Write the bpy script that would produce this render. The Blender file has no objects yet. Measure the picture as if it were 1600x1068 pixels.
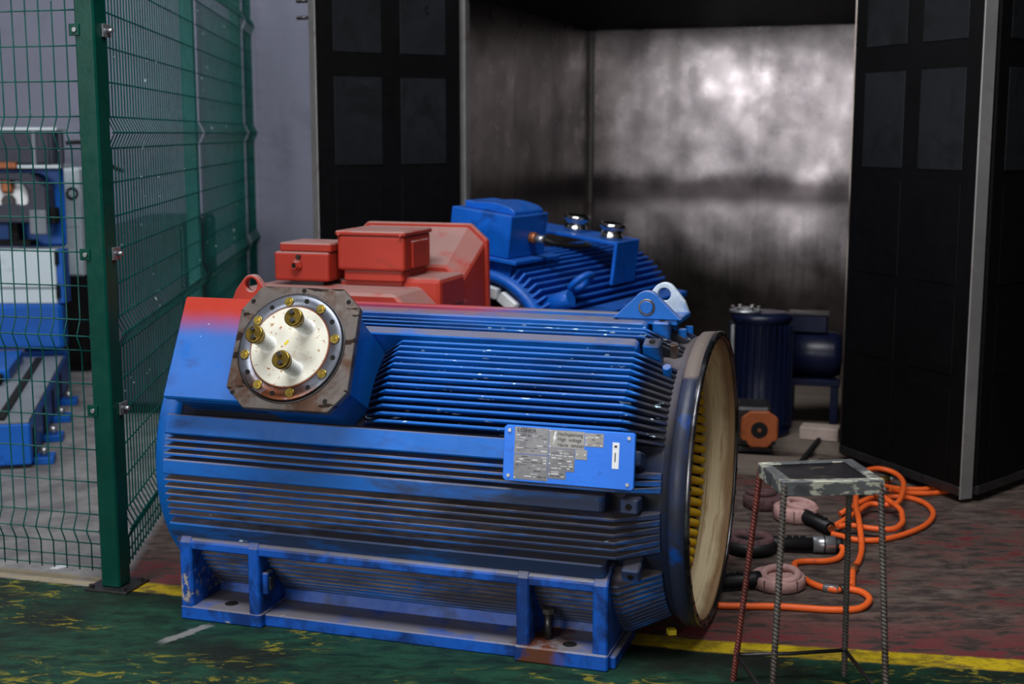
import bpy, bmesh, math, random
from mathutils import Vector, Matrix
random.seed(7)
PI = math.pi
R = math.radians
SC = bpy.context.scene
COL = SC.collection

# ------------------------------------------------------------------ camera, world, lights
cam = bpy.data.cameras.new('camera')
cam.sensor_width = 36.0
cam.lens = 36.0 * 2100.0 / 1600.0
cam.dof.use_dof = True
cam.dof.focus_distance = 4.45
cam.dof.aperture_fstop = 2.3
cam_o = bpy.data.objects.new('camera', cam)
COL.objects.link(cam_o)
cam_o.location = (0, 0, 1.62)
cam_o.rotation_euler = (PI / 2 - math.atan(326.0 / 2100.0), 0, 0)
SC.camera = cam_o

world = bpy.data.worlds.new('hall_ambient')
SC.world = world
world.use_nodes = True
bg = world.node_tree.nodes['Background']
bg.inputs[0].default_value = (0.80, 0.88, 1.0, 1)
bg.inputs[1].default_value = 0.035


def area_light(name, loc, target, sx, sy, power, color):
    l = bpy.data.lights.new(name, 'AREA')
    l.shape = 'RECTANGLE'
    l.size, l.size_y = sx, sy
    l.energy = power
    l.color = color
    o = bpy.data.objects.new(name, l)
    COL.objects.link(o)
    o.location = loc
    o.rotation_euler = (Vector(target) - Vector(loc)).to_track_quat('-Z', 'Y').to_euler()
    return o


area_light('hall_window_light', (-6.3, -4.4, 3.1), (0.6, 6.5, 0.9), 4.4, 2.2, 420, (1.0, 0.99, 0.97))
area_light('hall_window_light', (-0.9, -5.6, 2.7), (0.5, 8.0, 1.6), 2.6, 1.3, 120, (1.0, 0.96, 0.92))
area_light('hall_skylight', (-0.6, 2.2, 6.4), (-0.1, 4.9, 0.5), 5.0, 1.4, 520, (0.97, 0.99, 1.0))
area_light('high_side_window_light', (-5.6, 8.6, 5.2), (-1.0, 4.5, 0.4), 3.0, 1.5, 90, (0.95, 0.98, 1.0))

SC.view_settings.view_transform = 'Standard'
SC.view_settings.look = 'None'
SC.view_settings.exposure = 0.0
SC.view_settings.gamma = 1.0
SC.view_settings.use_curve_mapping = False


# ------------------------------------------------------------------ materials
def lin(r, g, b):
    f = lambda c: (c / 255 / 12.92) if c / 255 <= 0.04045 else ((c / 255 + 0.055) / 1.055) ** 2.4
    return (f(r), f(g), f(b), 1.0)


class NT:
    def __init__(s, name):
        s.m = bpy.data.materials.new(name)
        s.m.use_nodes = True
        s.t = s.m.node_tree
        s.b = s.t.nodes['Principled BSDF']
        tc = s.t.nodes.new('ShaderNodeTexCoord')
        s.obj = tc.outputs['Object']
        s.nor = tc.outputs['Normal']
        s._xyz = None

    def link(s, a, b):
        s.t.links.new(a, b)

    def _in(s, sock, v):
        if hasattr(v, 'is_output'):
            s.link(v, sock)
        else:
            sock.default_value = v

    def xyz(s):
        if s._xyz is None:
            n = s.t.nodes.new('ShaderNodeSeparateXYZ')
            s.link(s.obj, n.inputs[0])
            s._xyz = n.outputs
        return s._xyz

    def scaled(s, sc, loc=(0, 0, 0)):
        n = s.t.nodes.new('ShaderNodeMapping')
        s.link(s.obj, n.inputs[0])
        n.inputs['Scale'].default_value = sc
        n.inputs['Location'].default_value = loc
        return n.outputs[0]

    def noise(s, scale, detail=4.0, rough=0.55, co=None, dist=0.0):
        n = s.t.nodes.new('ShaderNodeTexNoise')
        s.link(co if co is not None else s.obj, n.inputs['Vector'])
        n.inputs['Scale'].default_value = scale
        n.inputs['Detail'].default_value = detail
        n.inputs['Roughness'].default_value = rough
        n.inputs['Distortion'].default_value = dist
        return n.outputs['Fac']

    def math(s, op, a, b=0.0, c=None, clamp=False):
        n = s.t.nodes.new('ShaderNodeMath')
        n.operation = op
        n.use_clamp = clamp
        s._in(n.inputs[0], a)
        s._in(n.inputs[1], b)
        if c is not None:
            s._in(n.inputs[2], c)
        return n.outputs[0]

    def step(s, v, lo, hi):
        n = s.t.nodes.new('ShaderNodeMapRange')
        n.interpolation_type = 'SMOOTHSTEP'
        s._in(n.inputs['Value'], v)
        n.inputs['From Min'].default_value = lo
        n.inputs['From Max'].default_value = hi
        return n.outputs['Result']

    def mix(s, f, a, b):
        n = s.t.nodes.new('ShaderNodeMix')
        n.data_type = 'RGBA'
        s._in(n.inputs[0], f)
        s._in(n.inputs[6], a)
        s._in(n.inputs[7], b)
        return n.outputs[2]

    def fmix(s, f, a, b):
        n = s.t.nodes.new('ShaderNodeMix')
        n.data_type = 'FLOAT'
        s._in(n.inputs[0], f)
        s._in(n.inputs[2], a)
        s._in(n.inputs[3], b)
        return n.outputs[0]

    def mul(s, a, b):
        return s.math('MULTIPLY', a, b)

    def normal_z(s):
        g = s.t.nodes.new('ShaderNodeNewGeometry')
        n = s.t.nodes.new('ShaderNodeSeparateXYZ')
        s.link(g.outputs['Normal'], n.inputs[0])
        return n.outputs[2]

    def out(s, color, rough=0.5, metal=0.0, bump=None, strength=0.2, dist=0.01, spec=None):
        s._in(s.b.inputs['Base Color'], color)
        s._in(s.b.inputs['Roughness'], rough)
        s._in(s.b.inputs['Metallic'], metal)
        if spec is not None:
            s.b.inputs['Specular IOR Level'].default_value = spec
        if bump is not None:
            n = s.t.nodes.new('ShaderNodeBump')
            n.inputs['Strength'].default_value = strength
            n.inputs['Distance'].default_value = dist
            s.link(bump, n.inputs['Height'])
            s.link(n.outputs[0], s.b.inputs['Normal'])
        return s.m


def paint(name, base, dirt=None, dirt_amt=0.5, dirt_scale=6.0, chip=None, chip_t=0.72, chip_scale=45.0,
          dust=None, dust_amt=0.0, rough=0.45, metal=0.0, var=0.25, extra=None, stretch=(1, 1, 1), bump=0.08, spec=0.28, up0=0.25, up1=0.85, chip_st=0.35):
    n = NT(name)
    co = n.scaled(stretch)
    big = n.noise(dirt_scale * 0.5, 5, 0.6, co)
    d2 = tuple(base[i] * (1 - var) for i in range(3)) + (1,)
    col = n.mix(n.step(big, 0.35, 0.65), d2, base)
    if dirt:
        nz = n.noise(dirt_scale, 8, 0.65, co, 0.4)
        fd = n.step(nz, 0.62 - 0.25 * dirt_amt, 0.80 - 0.25 * dirt_amt)
        col = n.mix(n.mul(fd, min(1.0, 0.45 + dirt_amt * 0.5)), col, dirt)
    if dust:
        up = n.step(n.normal_z(), up0, up1)
        dn = n.step(n.noise(7, 6, 0.6), 0.24, 0.50)
        col = n.mix(n.mul(n.mul(up, dn), dust_amt), col, dust)
    if extra:
        col = extra(n, col)
    r_ = rough
    if chip:
        ch = n.step(n.noise(chip_scale, 3, 0.6, n.scaled((chip_st, 1, 1))), chip_t, chip_t + 0.03)
        col = n.mix(ch, col, chip)
    rn = n.noise(20, 4)
    rr = n.math('ADD', n.mul(rn, 0.25), max(0.05, rough - 0.12))
    return n.out(col, rr, metal, n.noise(60, 5), bump, 0.004, spec)


BLUE = lin(14, 102, 194)
BLUE_D = lin(14, 40, 100)
RED = lin(166, 50, 37)


def over_red(n, col):
    # red overspray left on the blue casing: two soft edged areas
    o = n.xyz()
    x, y, z = o[0], o[1], o[2]
    wob = n.mul(n.math('SUBTRACT', n.noise(4, 5), 0.5), 0.05)
    a = n.mul(n.step(n.math('ADD', z, wob), 0.955, 1.045), n.math('SUBTRACT', 1.0, n.step(n.math('ADD', x, wob), 0.30, 0.45)))
    b = n.mul(n.mul(n.step(n.math('ADD', y, wob), 0.36, 0.52), n.step(z, 0.9, 1.0)),
              n.math('SUBTRACT', 1.0, n.step(n.math('ADD', x, wob), 0.80, 1.15)))
    return n.mix(n.math('MAXIMUM', a, n.mul(b, 0.85)), col, RED)


def grime(n, col):
    # soot and oil grime: heaviest towards the open end and low on the barrel, streaked along the axis
    o = n.xyz()
    g1 = n.noise(5, 7, 0.65, n.scaled((0.35, 1, 1.6)), 0.4)
    g2 = n.noise(16, 6, 0.7, n.scaled((0.25, 1, 1.2)))
    right = n.mul(n.step(o[0], 0.25, 1.20), n.math('SUBTRACT', 1.0, n.step(o[2], 0.50, 0.74)))
    low = n.math('SUBTRACT', 1.0, n.step(o[2], 0.26, 0.58))
    end = n.step(o[0], 1.50, 1.58)
    zone = n.math('MAXIMUM', n.math('MAXIMUM', n.mul(right, 0.9), n.mul(low, 0.75)), n.mul(end, 0.8))
    thr = n.math('SUBTRACT', 0.60, n.mul(zone, 0.26))
    f = n.math('MULTIPLY', n.math('SUBTRACT', n.math('ADD', n.mul(g1, 0.65), n.mul(g2, 0.35)), thr), 8.0, clamp=True)
    col = n.mix(n.mul(f, 0.84), col, lin(46, 45, 50))
    return over_red(n, col)


def fin_gap_shade(n, col):
    # fin flanks turn dark navy inward: gap shade put into the colour
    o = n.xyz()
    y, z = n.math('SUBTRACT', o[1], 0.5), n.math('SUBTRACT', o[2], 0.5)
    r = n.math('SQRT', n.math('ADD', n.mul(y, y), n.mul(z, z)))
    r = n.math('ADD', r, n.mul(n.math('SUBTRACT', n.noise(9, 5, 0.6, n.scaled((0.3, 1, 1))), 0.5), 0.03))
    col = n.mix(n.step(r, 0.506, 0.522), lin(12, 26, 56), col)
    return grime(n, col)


M = {}
M['blue'] = paint('motor_blue_paint', BLUE, BLUE_D, 0.45, 5, lin(190, 215, 235), 0.74, 40, lin(122, 122, 138), 0.55,
                  rough=0.42, extra=over_red, stretch=(0.5, 1, 1))
M['blue_fin'] = paint('motor_fin_blue_paint', BLUE, BLUE_D, 0.5, 6, lin(190, 215, 235), 0.73, 34, lin(118, 104, 98), 0.95,
                      rough=0.5, extra=grime, stretch=(0.3, 1, 1), up0=0.42, up1=0.62)
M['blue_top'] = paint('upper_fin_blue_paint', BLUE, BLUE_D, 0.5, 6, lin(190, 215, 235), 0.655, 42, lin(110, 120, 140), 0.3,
                      rough=0.45, extra=fin_gap_shade, stretch=(0.3, 1, 1), up0=0.6, up1=0.95)
M['blue_rib'] = paint('rib_blue_paint', BLUE, BLUE_D, 0.5, 6, lin(190, 215, 235), 0.73, 30, lin(112, 104, 104), 0.8,
                      rough=0.45, extra=grime, stretch=(0.3, 1, 1), up0=0.45, up1=0.8)
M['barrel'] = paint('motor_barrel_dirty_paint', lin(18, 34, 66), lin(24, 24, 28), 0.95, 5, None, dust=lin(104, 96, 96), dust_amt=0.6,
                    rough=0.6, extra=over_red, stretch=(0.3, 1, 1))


def foot_extra(n, col):
    o = n.xyz()
    wob = n.mul(n.math('SUBTRACT', n.noise(18, 6, 0.65), 0.5), 0.16)
    z = n.math('ADD', o[2], n.mul(wob, 0.5))
    a = n.mul(n.mul(n.step(n.math('ADD', o[0], wob), 1.17, 1.21), n.math('SUBTRACT', 1.0, n.step(n.math('ADD', o[0], wob), 1.28, 1.36))),
              n.math('SUBTRACT', 1.0, n.step(z, 0.05, 0.062)))
    col = n.mix(n.mul(a, n.step(n.noise(9, 5), 0.36, 0.46)), col, lin(88, 50, 34))
    b = n.mul(n.math('SUBTRACT', 1.0, n.step(n.math('ADD', o[0], wob), 0.03, 0.05)), n.mul(n.step(z, 0.06, 0.075), n.math('SUBTRACT', 1.0, n.step(z, 0.15, 0.17))))
    return n.mix(n.mul(b, n.step(n.noise(40, 4), 0.44, 0.54)), col, lin(156, 146, 136))


def ring_extra(n, col):
    # patch near the top where the paint has flaked off down to grey metal
    o = n.xyz()
    wob = n.mul(n.math('SUBTRACT', n.noise(14, 6, 0.65), 0.5), 0.10)
    z = n.math('ADD', o[2], wob)
    a = n.mul(n.mul(n.step(z, 0.885, 0.90), n.math('SUBTRACT', 1.0, n.step(z, 1.0, 1.05))), n.math('SUBTRACT', 1.0, n.step(o[1], 0.5, 0.6)))
    g = n.step(n.noise(7, 6, 0.6), 0.28, 0.42)
    col = n.mix(n.mul(g, 0.9), col, lin(40, 41, 48))
    return n.mix(a, col, lin(104, 94, 90))


M['ring_paint'] = paint('end_ring_paint', lin(12, 70, 150), lin(24, 26, 34), 0.75, 6, lin(190, 215, 235), 0.74, 40, rough=0.45, extra=ring_extra)
M['blue_foot'] = paint('foot_frame_blue_paint', lin(16, 88, 190), lin(10, 34, 80), 0.75, 7, lin(150, 140, 130), 0.70, 26, lin(108, 104, 108), 0.95,
                       rough=0.45, extra=foot_extra)
M['blue_clean'] = paint('nameplate_blue_paint', lin(38, 118, 232), lin(20, 50, 110), 0.08, 14, lin(20, 24, 40), 0.74, 50, rough=0.35, var=0.1)
M['blue_deep'] = paint('rear_motor_blue_paint', lin(8, 92, 198), lin(8, 30, 76), 0.40, 7, lin(150, 185, 215), 0.73, 40, lin(70, 92, 130), 0.35, rough=0.4)
M['red'] = paint('red_primer_paint', RED, lin(120, 44, 36), 0.25, 5, None, dust=lin(150, 118, 114), dust_amt=0.95, rough=0.5, var=0.15)
M['faded'] = paint('faded_pale_blue_paint', lin(196, 210, 224), lin(50, 120, 205), 0.35, 18, lin(90, 80, 70), 0.72, 40, rough=0.5)
M['rust_steel'] = paint('rusty_steel', lin(124, 116, 112), lin(84, 52, 34), 0.72, 9, lin(50, 38, 34), 0.60, 22, rough=0.40, metal=0.7)


def rusty_low(n, col):
    o = n.xyz()
    wob = n.mul(n.math('SUBTRACT', n.noise(14, 6, 0.65), 0.5), 0.10)
    a = n.math('SUBTRACT', 1.0, n.step(n.math('ADD', n.math('ADD', o[2], n.mul(o[0], 0.10)), wob), 0.87, 0.93))
    return n.mix(n.mul(a, n.step(n.noise(30, 5), 0.30, 0.5)), col, lin(92, 52, 32))


M['ring_steel'] = paint('machined_steel', lin(120, 124, 136), lin(78, 62, 56), 0.35, 9, None, rough=0.36, metal=0.7, bump=0.03, extra=rusty_low)
M['rim_steel'] = paint('worn_bright_steel', lin(120, 120, 126), lin(24, 20, 20), 0.8, 5, None, rough=0.3, metal=0.9)
M['ceramic'] = paint('white_painted_disc', lin(206, 203, 190), lin(170, 120, 76), 0.18, 14, lin(150, 98, 58), 0.63, 90, chip_st=1.0, rough=0.5, var=0.06)
M['porcelain'] = paint('white_porcelain', lin(236, 236, 234), None, rough=0.22, var=0.04, bump=0.0)
M['brass'] = paint('brass', lin(150, 124, 56), lin(70, 56, 30), 0.35, 20, None, rough=0.32, metal=0.9)
M['brass_b'] = paint('bright_brass', lin(206, 178, 90), lin(110, 80, 40), 0.25, 20, None, rough=0.3, metal=0.9)
M['dark_steel'] = paint('dark_steel', lin(74, 72, 74), lin(36, 32, 32), 0.4, 14, None, rough=0.4, metal=0.8)
M['black'] = paint('black_rubber', lin(22, 22, 25), None, rough=0.5, var=0.3)
M['hole'] = paint('dark_bore', lin(12, 11, 12), None, rough=0.8)


def brown_lip(n, col):
    o = n.xyz()
    w_ = n.mul(n.math('SUBTRACT', n.noise(4, 5), 0.5), 0.05)
    st = n.noise(3, 6, 0.7, n.scaled((40, 0.6, 0.6)))
    col = n.mix(n.mul(n.step(st, 0.52, 0.66), 0.55), col, lin(150, 112, 66))
    return n.mix(n.mul(n.step(n.math('ADD', o[0], w_), 1.662, 1.69), 0.75), col, lin(112, 72, 38))


M['cream'] = paint('cream_insulation', lin(226, 206, 168), lin(128, 88, 48), 0.35, 5, None, rough=0.5, stretch=(9, 0.8, 0.8), var=0.15, extra=brown_lip)
M['yellow'] = paint('yellow_winding_tape', lin(216, 170, 20), lin(130, 90, 20), 0.3, 14, None, rough=0.5)
M['label'] = paint('bare_label_metal', lin(122, 122, 126), lin(82, 82, 88), 0.5, 16, lin(215, 215, 215), 0.70, 60, rough=0.38, metal=0.75, bump=0.02)
M['label_lt'] = paint('light_label_metal', lin(150, 148, 146), lin(130, 128, 126), 0.3, 20, None, rough=0.42, metal=0.5, bump=0.02)
M['ink'] = paint('label_ink', lin(58, 56, 58), None, rough=0.6)
M['etch'] = paint('label_etching', lin(224, 224, 226), None, rough=0.5)
M['white'] = paint('white_label', lin(226, 228, 232), None, rough=0.5, var=0.05)
M['green'] = paint('fence_green_coating', lin(2, 62, 52), lin(4, 40, 36), 0.3, 6, lin(150, 190, 180), 0.76, 60, rough=0.3)
M['green_w'] = paint('fence_wire_coating', lin(10, 78, 74), lin(20, 48, 48), 0.3, 20, lin(160, 190, 185), 0.70, 30, rough=0.3)
M['green_lt'] = paint('lit_green_coating', lin(56, 118, 116), lin(20, 70, 66), 0.4, 6, None, rough=0.35)  # paler than the fence green: light on the posts put into the colour
M['zinc'] = paint('zinc_clip', lin(170, 172, 176), lin(100, 98, 96), 0.3, 20, None, rough=0.35, metal=0.8)
M['wall'] = paint('grey_plaster', lin(122, 124, 142), lin(96, 98, 114), 0.4, 1.6, None, rough=0.85, var=0.1)
M['oven_black'] = paint('sooty_black_panel', lin(9, 9, 11), lin(4, 4, 5), 0.5, 3, None, rough=0.55, var=0.4, spec=0.12)
M['oven_panel_sheen'] = paint('sheen_grey_insulation_panel', lin(25, 27, 32), lin(11, 12, 14), 0.6, 4, lin(10, 10, 12), 0.68, 16, rough=0.6, var=0.4, spec=0.2)
M['oven_dark'] = paint('dark_oven_lining', lin(30, 30, 38), lin(14, 13, 15), 0.5, 2.5, None, rough=0.5, metal=0.2, var=0.3)
M['edge_steel'] = paint('door_edge_steel', lin(150, 148, 148), lin(104, 66, 44), 0.35, 4, None, rough=0.42, metal=0.55)
M['mach_white'] = paint('machine_white_paint', lin(196, 208, 214), lin(150, 160, 168), 0.3, 4, None, rough=0.45, var=0.06)
M['mach_blue'] = paint('machine_blue_paint', lin(18, 92, 184), lin(16, 52, 120), 0.35, 5, None, rough=0.4)
M['mach_grey'] = paint('machine_dark_grey', lin(58, 60, 74), lin(30, 32, 40), 0.4, 6, None, rough=0.5)
M['mach_bed'] = paint('machine_bed_grey', lin(124, 130, 138), lin(84, 92, 100), 0.4, 5, None, rough=0.5)
M['copper'] = paint('copper_brown', lin(150, 92, 60), lin(80, 46, 30), 0.4, 12, None, rough=0.4, metal=0.5)
M['orange'] = paint('orange_hose', lin(226, 96, 40), lin(150, 60, 28), 0.25, 14, None, rough=0.45, var=0.12)
M['pink'] = paint('pink_cloth_tape', lin(178, 140, 136), lin(110, 84, 84), 0.4, 22, None, rough=0.8, bump=0.4)
M['pink_d'] = paint('grimy_cloth_tape', lin(88, 62, 64), lin(40, 30, 32), 0.5, 22, None, rough=0.8, bump=0.4)
M['rust_red'] = paint('red_stained_rebar', lin(116, 58, 52), lin(60, 36, 34), 0.5, 12, None, rough=0.45, metal=0.4)
M['rebar'] = paint('bare_rebar', lin(92, 86, 82), lin(52, 40, 36), 0.6, 10, None, rough=0.42, metal=0.5)
M['seat_rim'] = paint('scuffed_angle_iron', lin(112, 114, 116), lin(56, 58, 62), 0.6, 16, lin(196, 196, 180), 0.53, 34, rough=0.38, metal=0.5)
M['seat_plate'] = paint('dark_seat_plate', lin(34, 32, 36), lin(104, 90, 76), 0.3, 8, lin(130, 116, 92), 0.66, 30, rough=0.38, metal=0.4)
M['chrome'] = paint('polished_roller_steel', lin(206, 206, 204), None, rough=0.16, metal=1.0, var=0.05, bump=0.0)
M['navy'] = paint('dark_navy_paint', lin(16, 22, 48), lin(8, 9, 14), 0.5, 5, None, rough=0.35)
M['flange_brown'] = paint('brown_primer_flange', lin(146, 76, 40), lin(80, 42, 26), 0.4, 12, None, rough=0.55)
M['wood'] = paint('dusty_boards', lin(112, 100, 92), lin(66, 58, 54), 0.4, 5, None, rough=0.8, stretch=(1, 5, 1))
M['block'] = paint('pale_firebrick', lin(168, 150, 142), lin(110, 96, 92), 0.4, 9, None, rough=0.85)
M['paper'] = paint('paper_scrap', lin(205, 205, 214), lin(190, 60, 50), 0.2, 40, None, rough=0.7)
M['yscrap'] = paint('yellow_scrap', lin(214, 190, 40), None, rough=0.6)


def oven_steel(name, dark=0.0, wave=0.35):
    n = NT(name)
    o = n.xyz()
    nz = n.noise(2.2, 8, 0.62)
    nf = n.noise(30, 5, 0.7)
    a, b = (lin(112, 107, 111), lin(154, 148, 152)) if not dark else (lin(112, 104, 102), lin(150, 142, 138))
    col = n.mix(n.step(nz, 0.34, 0.66), a, b)
    sp = n.mul(n.step(nf, 0.58, 0.72), n.step(n.noise(3.5, 4), 0.45, 0.6))
    col = n.mix(n.mul(sp, 0.6), col, lin(62, 54, 56))
    st = n.noise(5, 5, 0.6, n.scaled((6, 6, 0.3)))
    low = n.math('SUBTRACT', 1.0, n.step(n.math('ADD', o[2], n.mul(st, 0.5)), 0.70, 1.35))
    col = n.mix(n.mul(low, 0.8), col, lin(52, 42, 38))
    reflection_gap = n.math('SUBTRACT', 1.0, n.step(n.math('ABSOLUTE', n.math('SUBTRACT', n.math('ADD', o[2], n.mul(nz, 0.16)), 1.30)), 0.03, 0.17))  # darker stripe across the sheet: gap in its reflection put into the colour
    col = n.mix(n.mul(reflection_gap, 0.8), col, lin(46, 38, 40))
    rough = n.math('ADD', 0.18 if dark else 0.17, n.mul(n.noise(7, 5), 0.24))
    wav = n.noise(1.1, 2, 0.5, n.scaled((1.3, 1.0, 0.9)))
    return n.out(col, rough, 0.92, wav, wave, 0.08)


M['oven_side'] = oven_steel('smoky_sheet_steel', 1.0, 0.25)
M['oven_steel'] = oven_steel('heat_stained_reflection_steel', 0.0, 0.5)



def floor_material():
    n = NT('painted_workshop_floor')
    o = n.xyz()
    x, y = o[0], o[1]
    n1 = n.noise(1.4, 8, 0.62)
    n2 = n.noise(5.5, 8, 0.66, None, 0.3)
    n3 = n.noise(22, 6, 0.7)
    streak = n.noise(7, 7, 0.65, n.scaled((1.0, 3.2, 1.0)))
    wob = n.mul(n.math('SUBTRACT', n3, 0.5), 0.03)
    y0 = n.math('ADD', n.math('SUBTRACT', 4.159, n.mul(n.math('SUBTRACT', x, 0.6), 0.173)),
                n.mul(n.math('MAXIMUM', n.math('SUBTRACT', 0.6, x), 0.0), 0.117))
    v = n.math('ADD', n.math('SUBTRACT', y, y0), wob)
    # behind the line: worn red brown paint over concrete
    fine = n.noise(60, 6, 0.75, n.scaled((0.6, 1.4, 1)))
    mid = n.noise(13, 8, 0.7, n.scaled((0.55, 1.5, 1)), 0.5)
    back = n.mix(n.step(mid, 0.36, 0.64), lin(52, 44, 42), lin(94, 82, 76))
    back = n.mix(n.mul(n.step(n1, 0.46, 0.60), n.step(mid, 0.46, 0.60)), back, lin(92, 40, 42))
    back = n.mix(n.mul(n.step(fine, 0.55, 0.66), 0.7), back, lin(34, 28, 27))
    back = n.mix(n.mul(n.step(n.noise(42, 5, 0.7), 0.66, 0.72), 0.7), back, lin(128, 118, 112))
    nearline = n.math('SUBTRACT', 1.0, n.step(v, 0.05, 0.42))
    back = n.mix(n.mul(n.mul(nearline, n.step(mid, 0.40, 0.56)), 0.8), back, lin(98, 36, 42))
    # grey concrete behind the cage
    grey = n.mix(n.step(n2, 0.35, 0.65), lin(104, 102, 104), lin(138, 136, 136))
    grey = n.mix(n.mul(n.step(fine, 0.54, 0.68), 0.5), grey, lin(74, 70, 72))
    cage = n.math('SUBTRACT', 1.0, n.step(n.math('ADD', x, n.mul(n.math('SUBTRACT', y, 4.7), 0.08)), -1.44, -1.40))
    back = n.mix(cage, back, grey)
    # green walkway with old yellow showing through
    green = n.mix(n.step(mid, 0.34, 0.64), lin(12, 34, 27), lin(26, 62, 46))
    green = n.mix(n.mul(n.step(n1, 0.48, 0.62), 0.8), green, lin(22, 20, 18))
    green = n.mix(n.mul(n.step(fine, 0.55, 0.66), 0.6), green, lin(10, 16, 12))
    fl = n.mul(n.step(n.noise(16, 8, 0.72, n.scaled((0.6, 1.3, 1), (2, 5, 0)), 0.8), 0.53, 0.60), n.step(n.noise(1.6, 5, 0.6, n.scaled((0.8, 1.8, 1), (3, 1, 0)), 0.5), 0.50, 0.60))
    green = n.mix(n.mul(fl, 0.75), green, lin(126, 116, 30))
    green = n.mix(n.mul(n.step(n.noise(38, 5, 0.7), 0.66, 0.72), 0.6), green, lin(78, 84, 76))
    dx = n.math('ADD', n.mul(n.math('ADD', x, 1.07), 0.62), n.mul(n.math('SUBTRACT', y, 4.21), 0.78))
    dy = n.math('SUBTRACT', n.mul(n.math('SUBTRACT', y, 4.21), 0.62), n.mul(n.math('ADD', x, 1.07), 0.78))
    wb = n.mul(n.math('SUBTRACT', n.noise(14, 6, 0.7), 0.5), 0.06)
    sc = n.mul(n.math('SUBTRACT', 1.0, n.step(n.math('ADD', n.math('ABSOLUTE', dx), wb), 0.07, 0.12)),
               n.math('SUBTRACT', 1.0, n.step(n.math('ADD', n.math('ABSOLUTE', dy), wb), 0.010, 0.024)))
    green = n.mix(sc, green, lin(112, 112, 112))
    col = n.mix(n.step(v, -0.115, -0.095), green, back)
    line = n.mul(n.step(v, -0.115, -0.095), n.math('SUBTRACT', 1.0, n.step(v, -0.015, 0.005)))
    wear = n.mul(n.step(mid, 0.34, 0.52), n.math('SUBTRACT', 1.0, n.mul(n.step(fine, 0.54, 0.62), 0.7)))
    yel = n.mix(n.step(n2, 0.4, 0.62), lin(124, 106, 14), lin(176, 152, 24))
    yel = n.mix(cage, yel, lin(140, 128, 104))
    col = n.mix(n.mul(line, n.math('ADD', 0.15, n.mul(wear, 0.85))), col, yel)
    rough = n.math('ADD', 0.48, n.mul(n2, 0.3))
    return n.out(col, rough, 0.0, n.noise(30, 8, 0.7), 0.35, 0.012, 0.18)


M['floor'] = floor_material()


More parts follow.
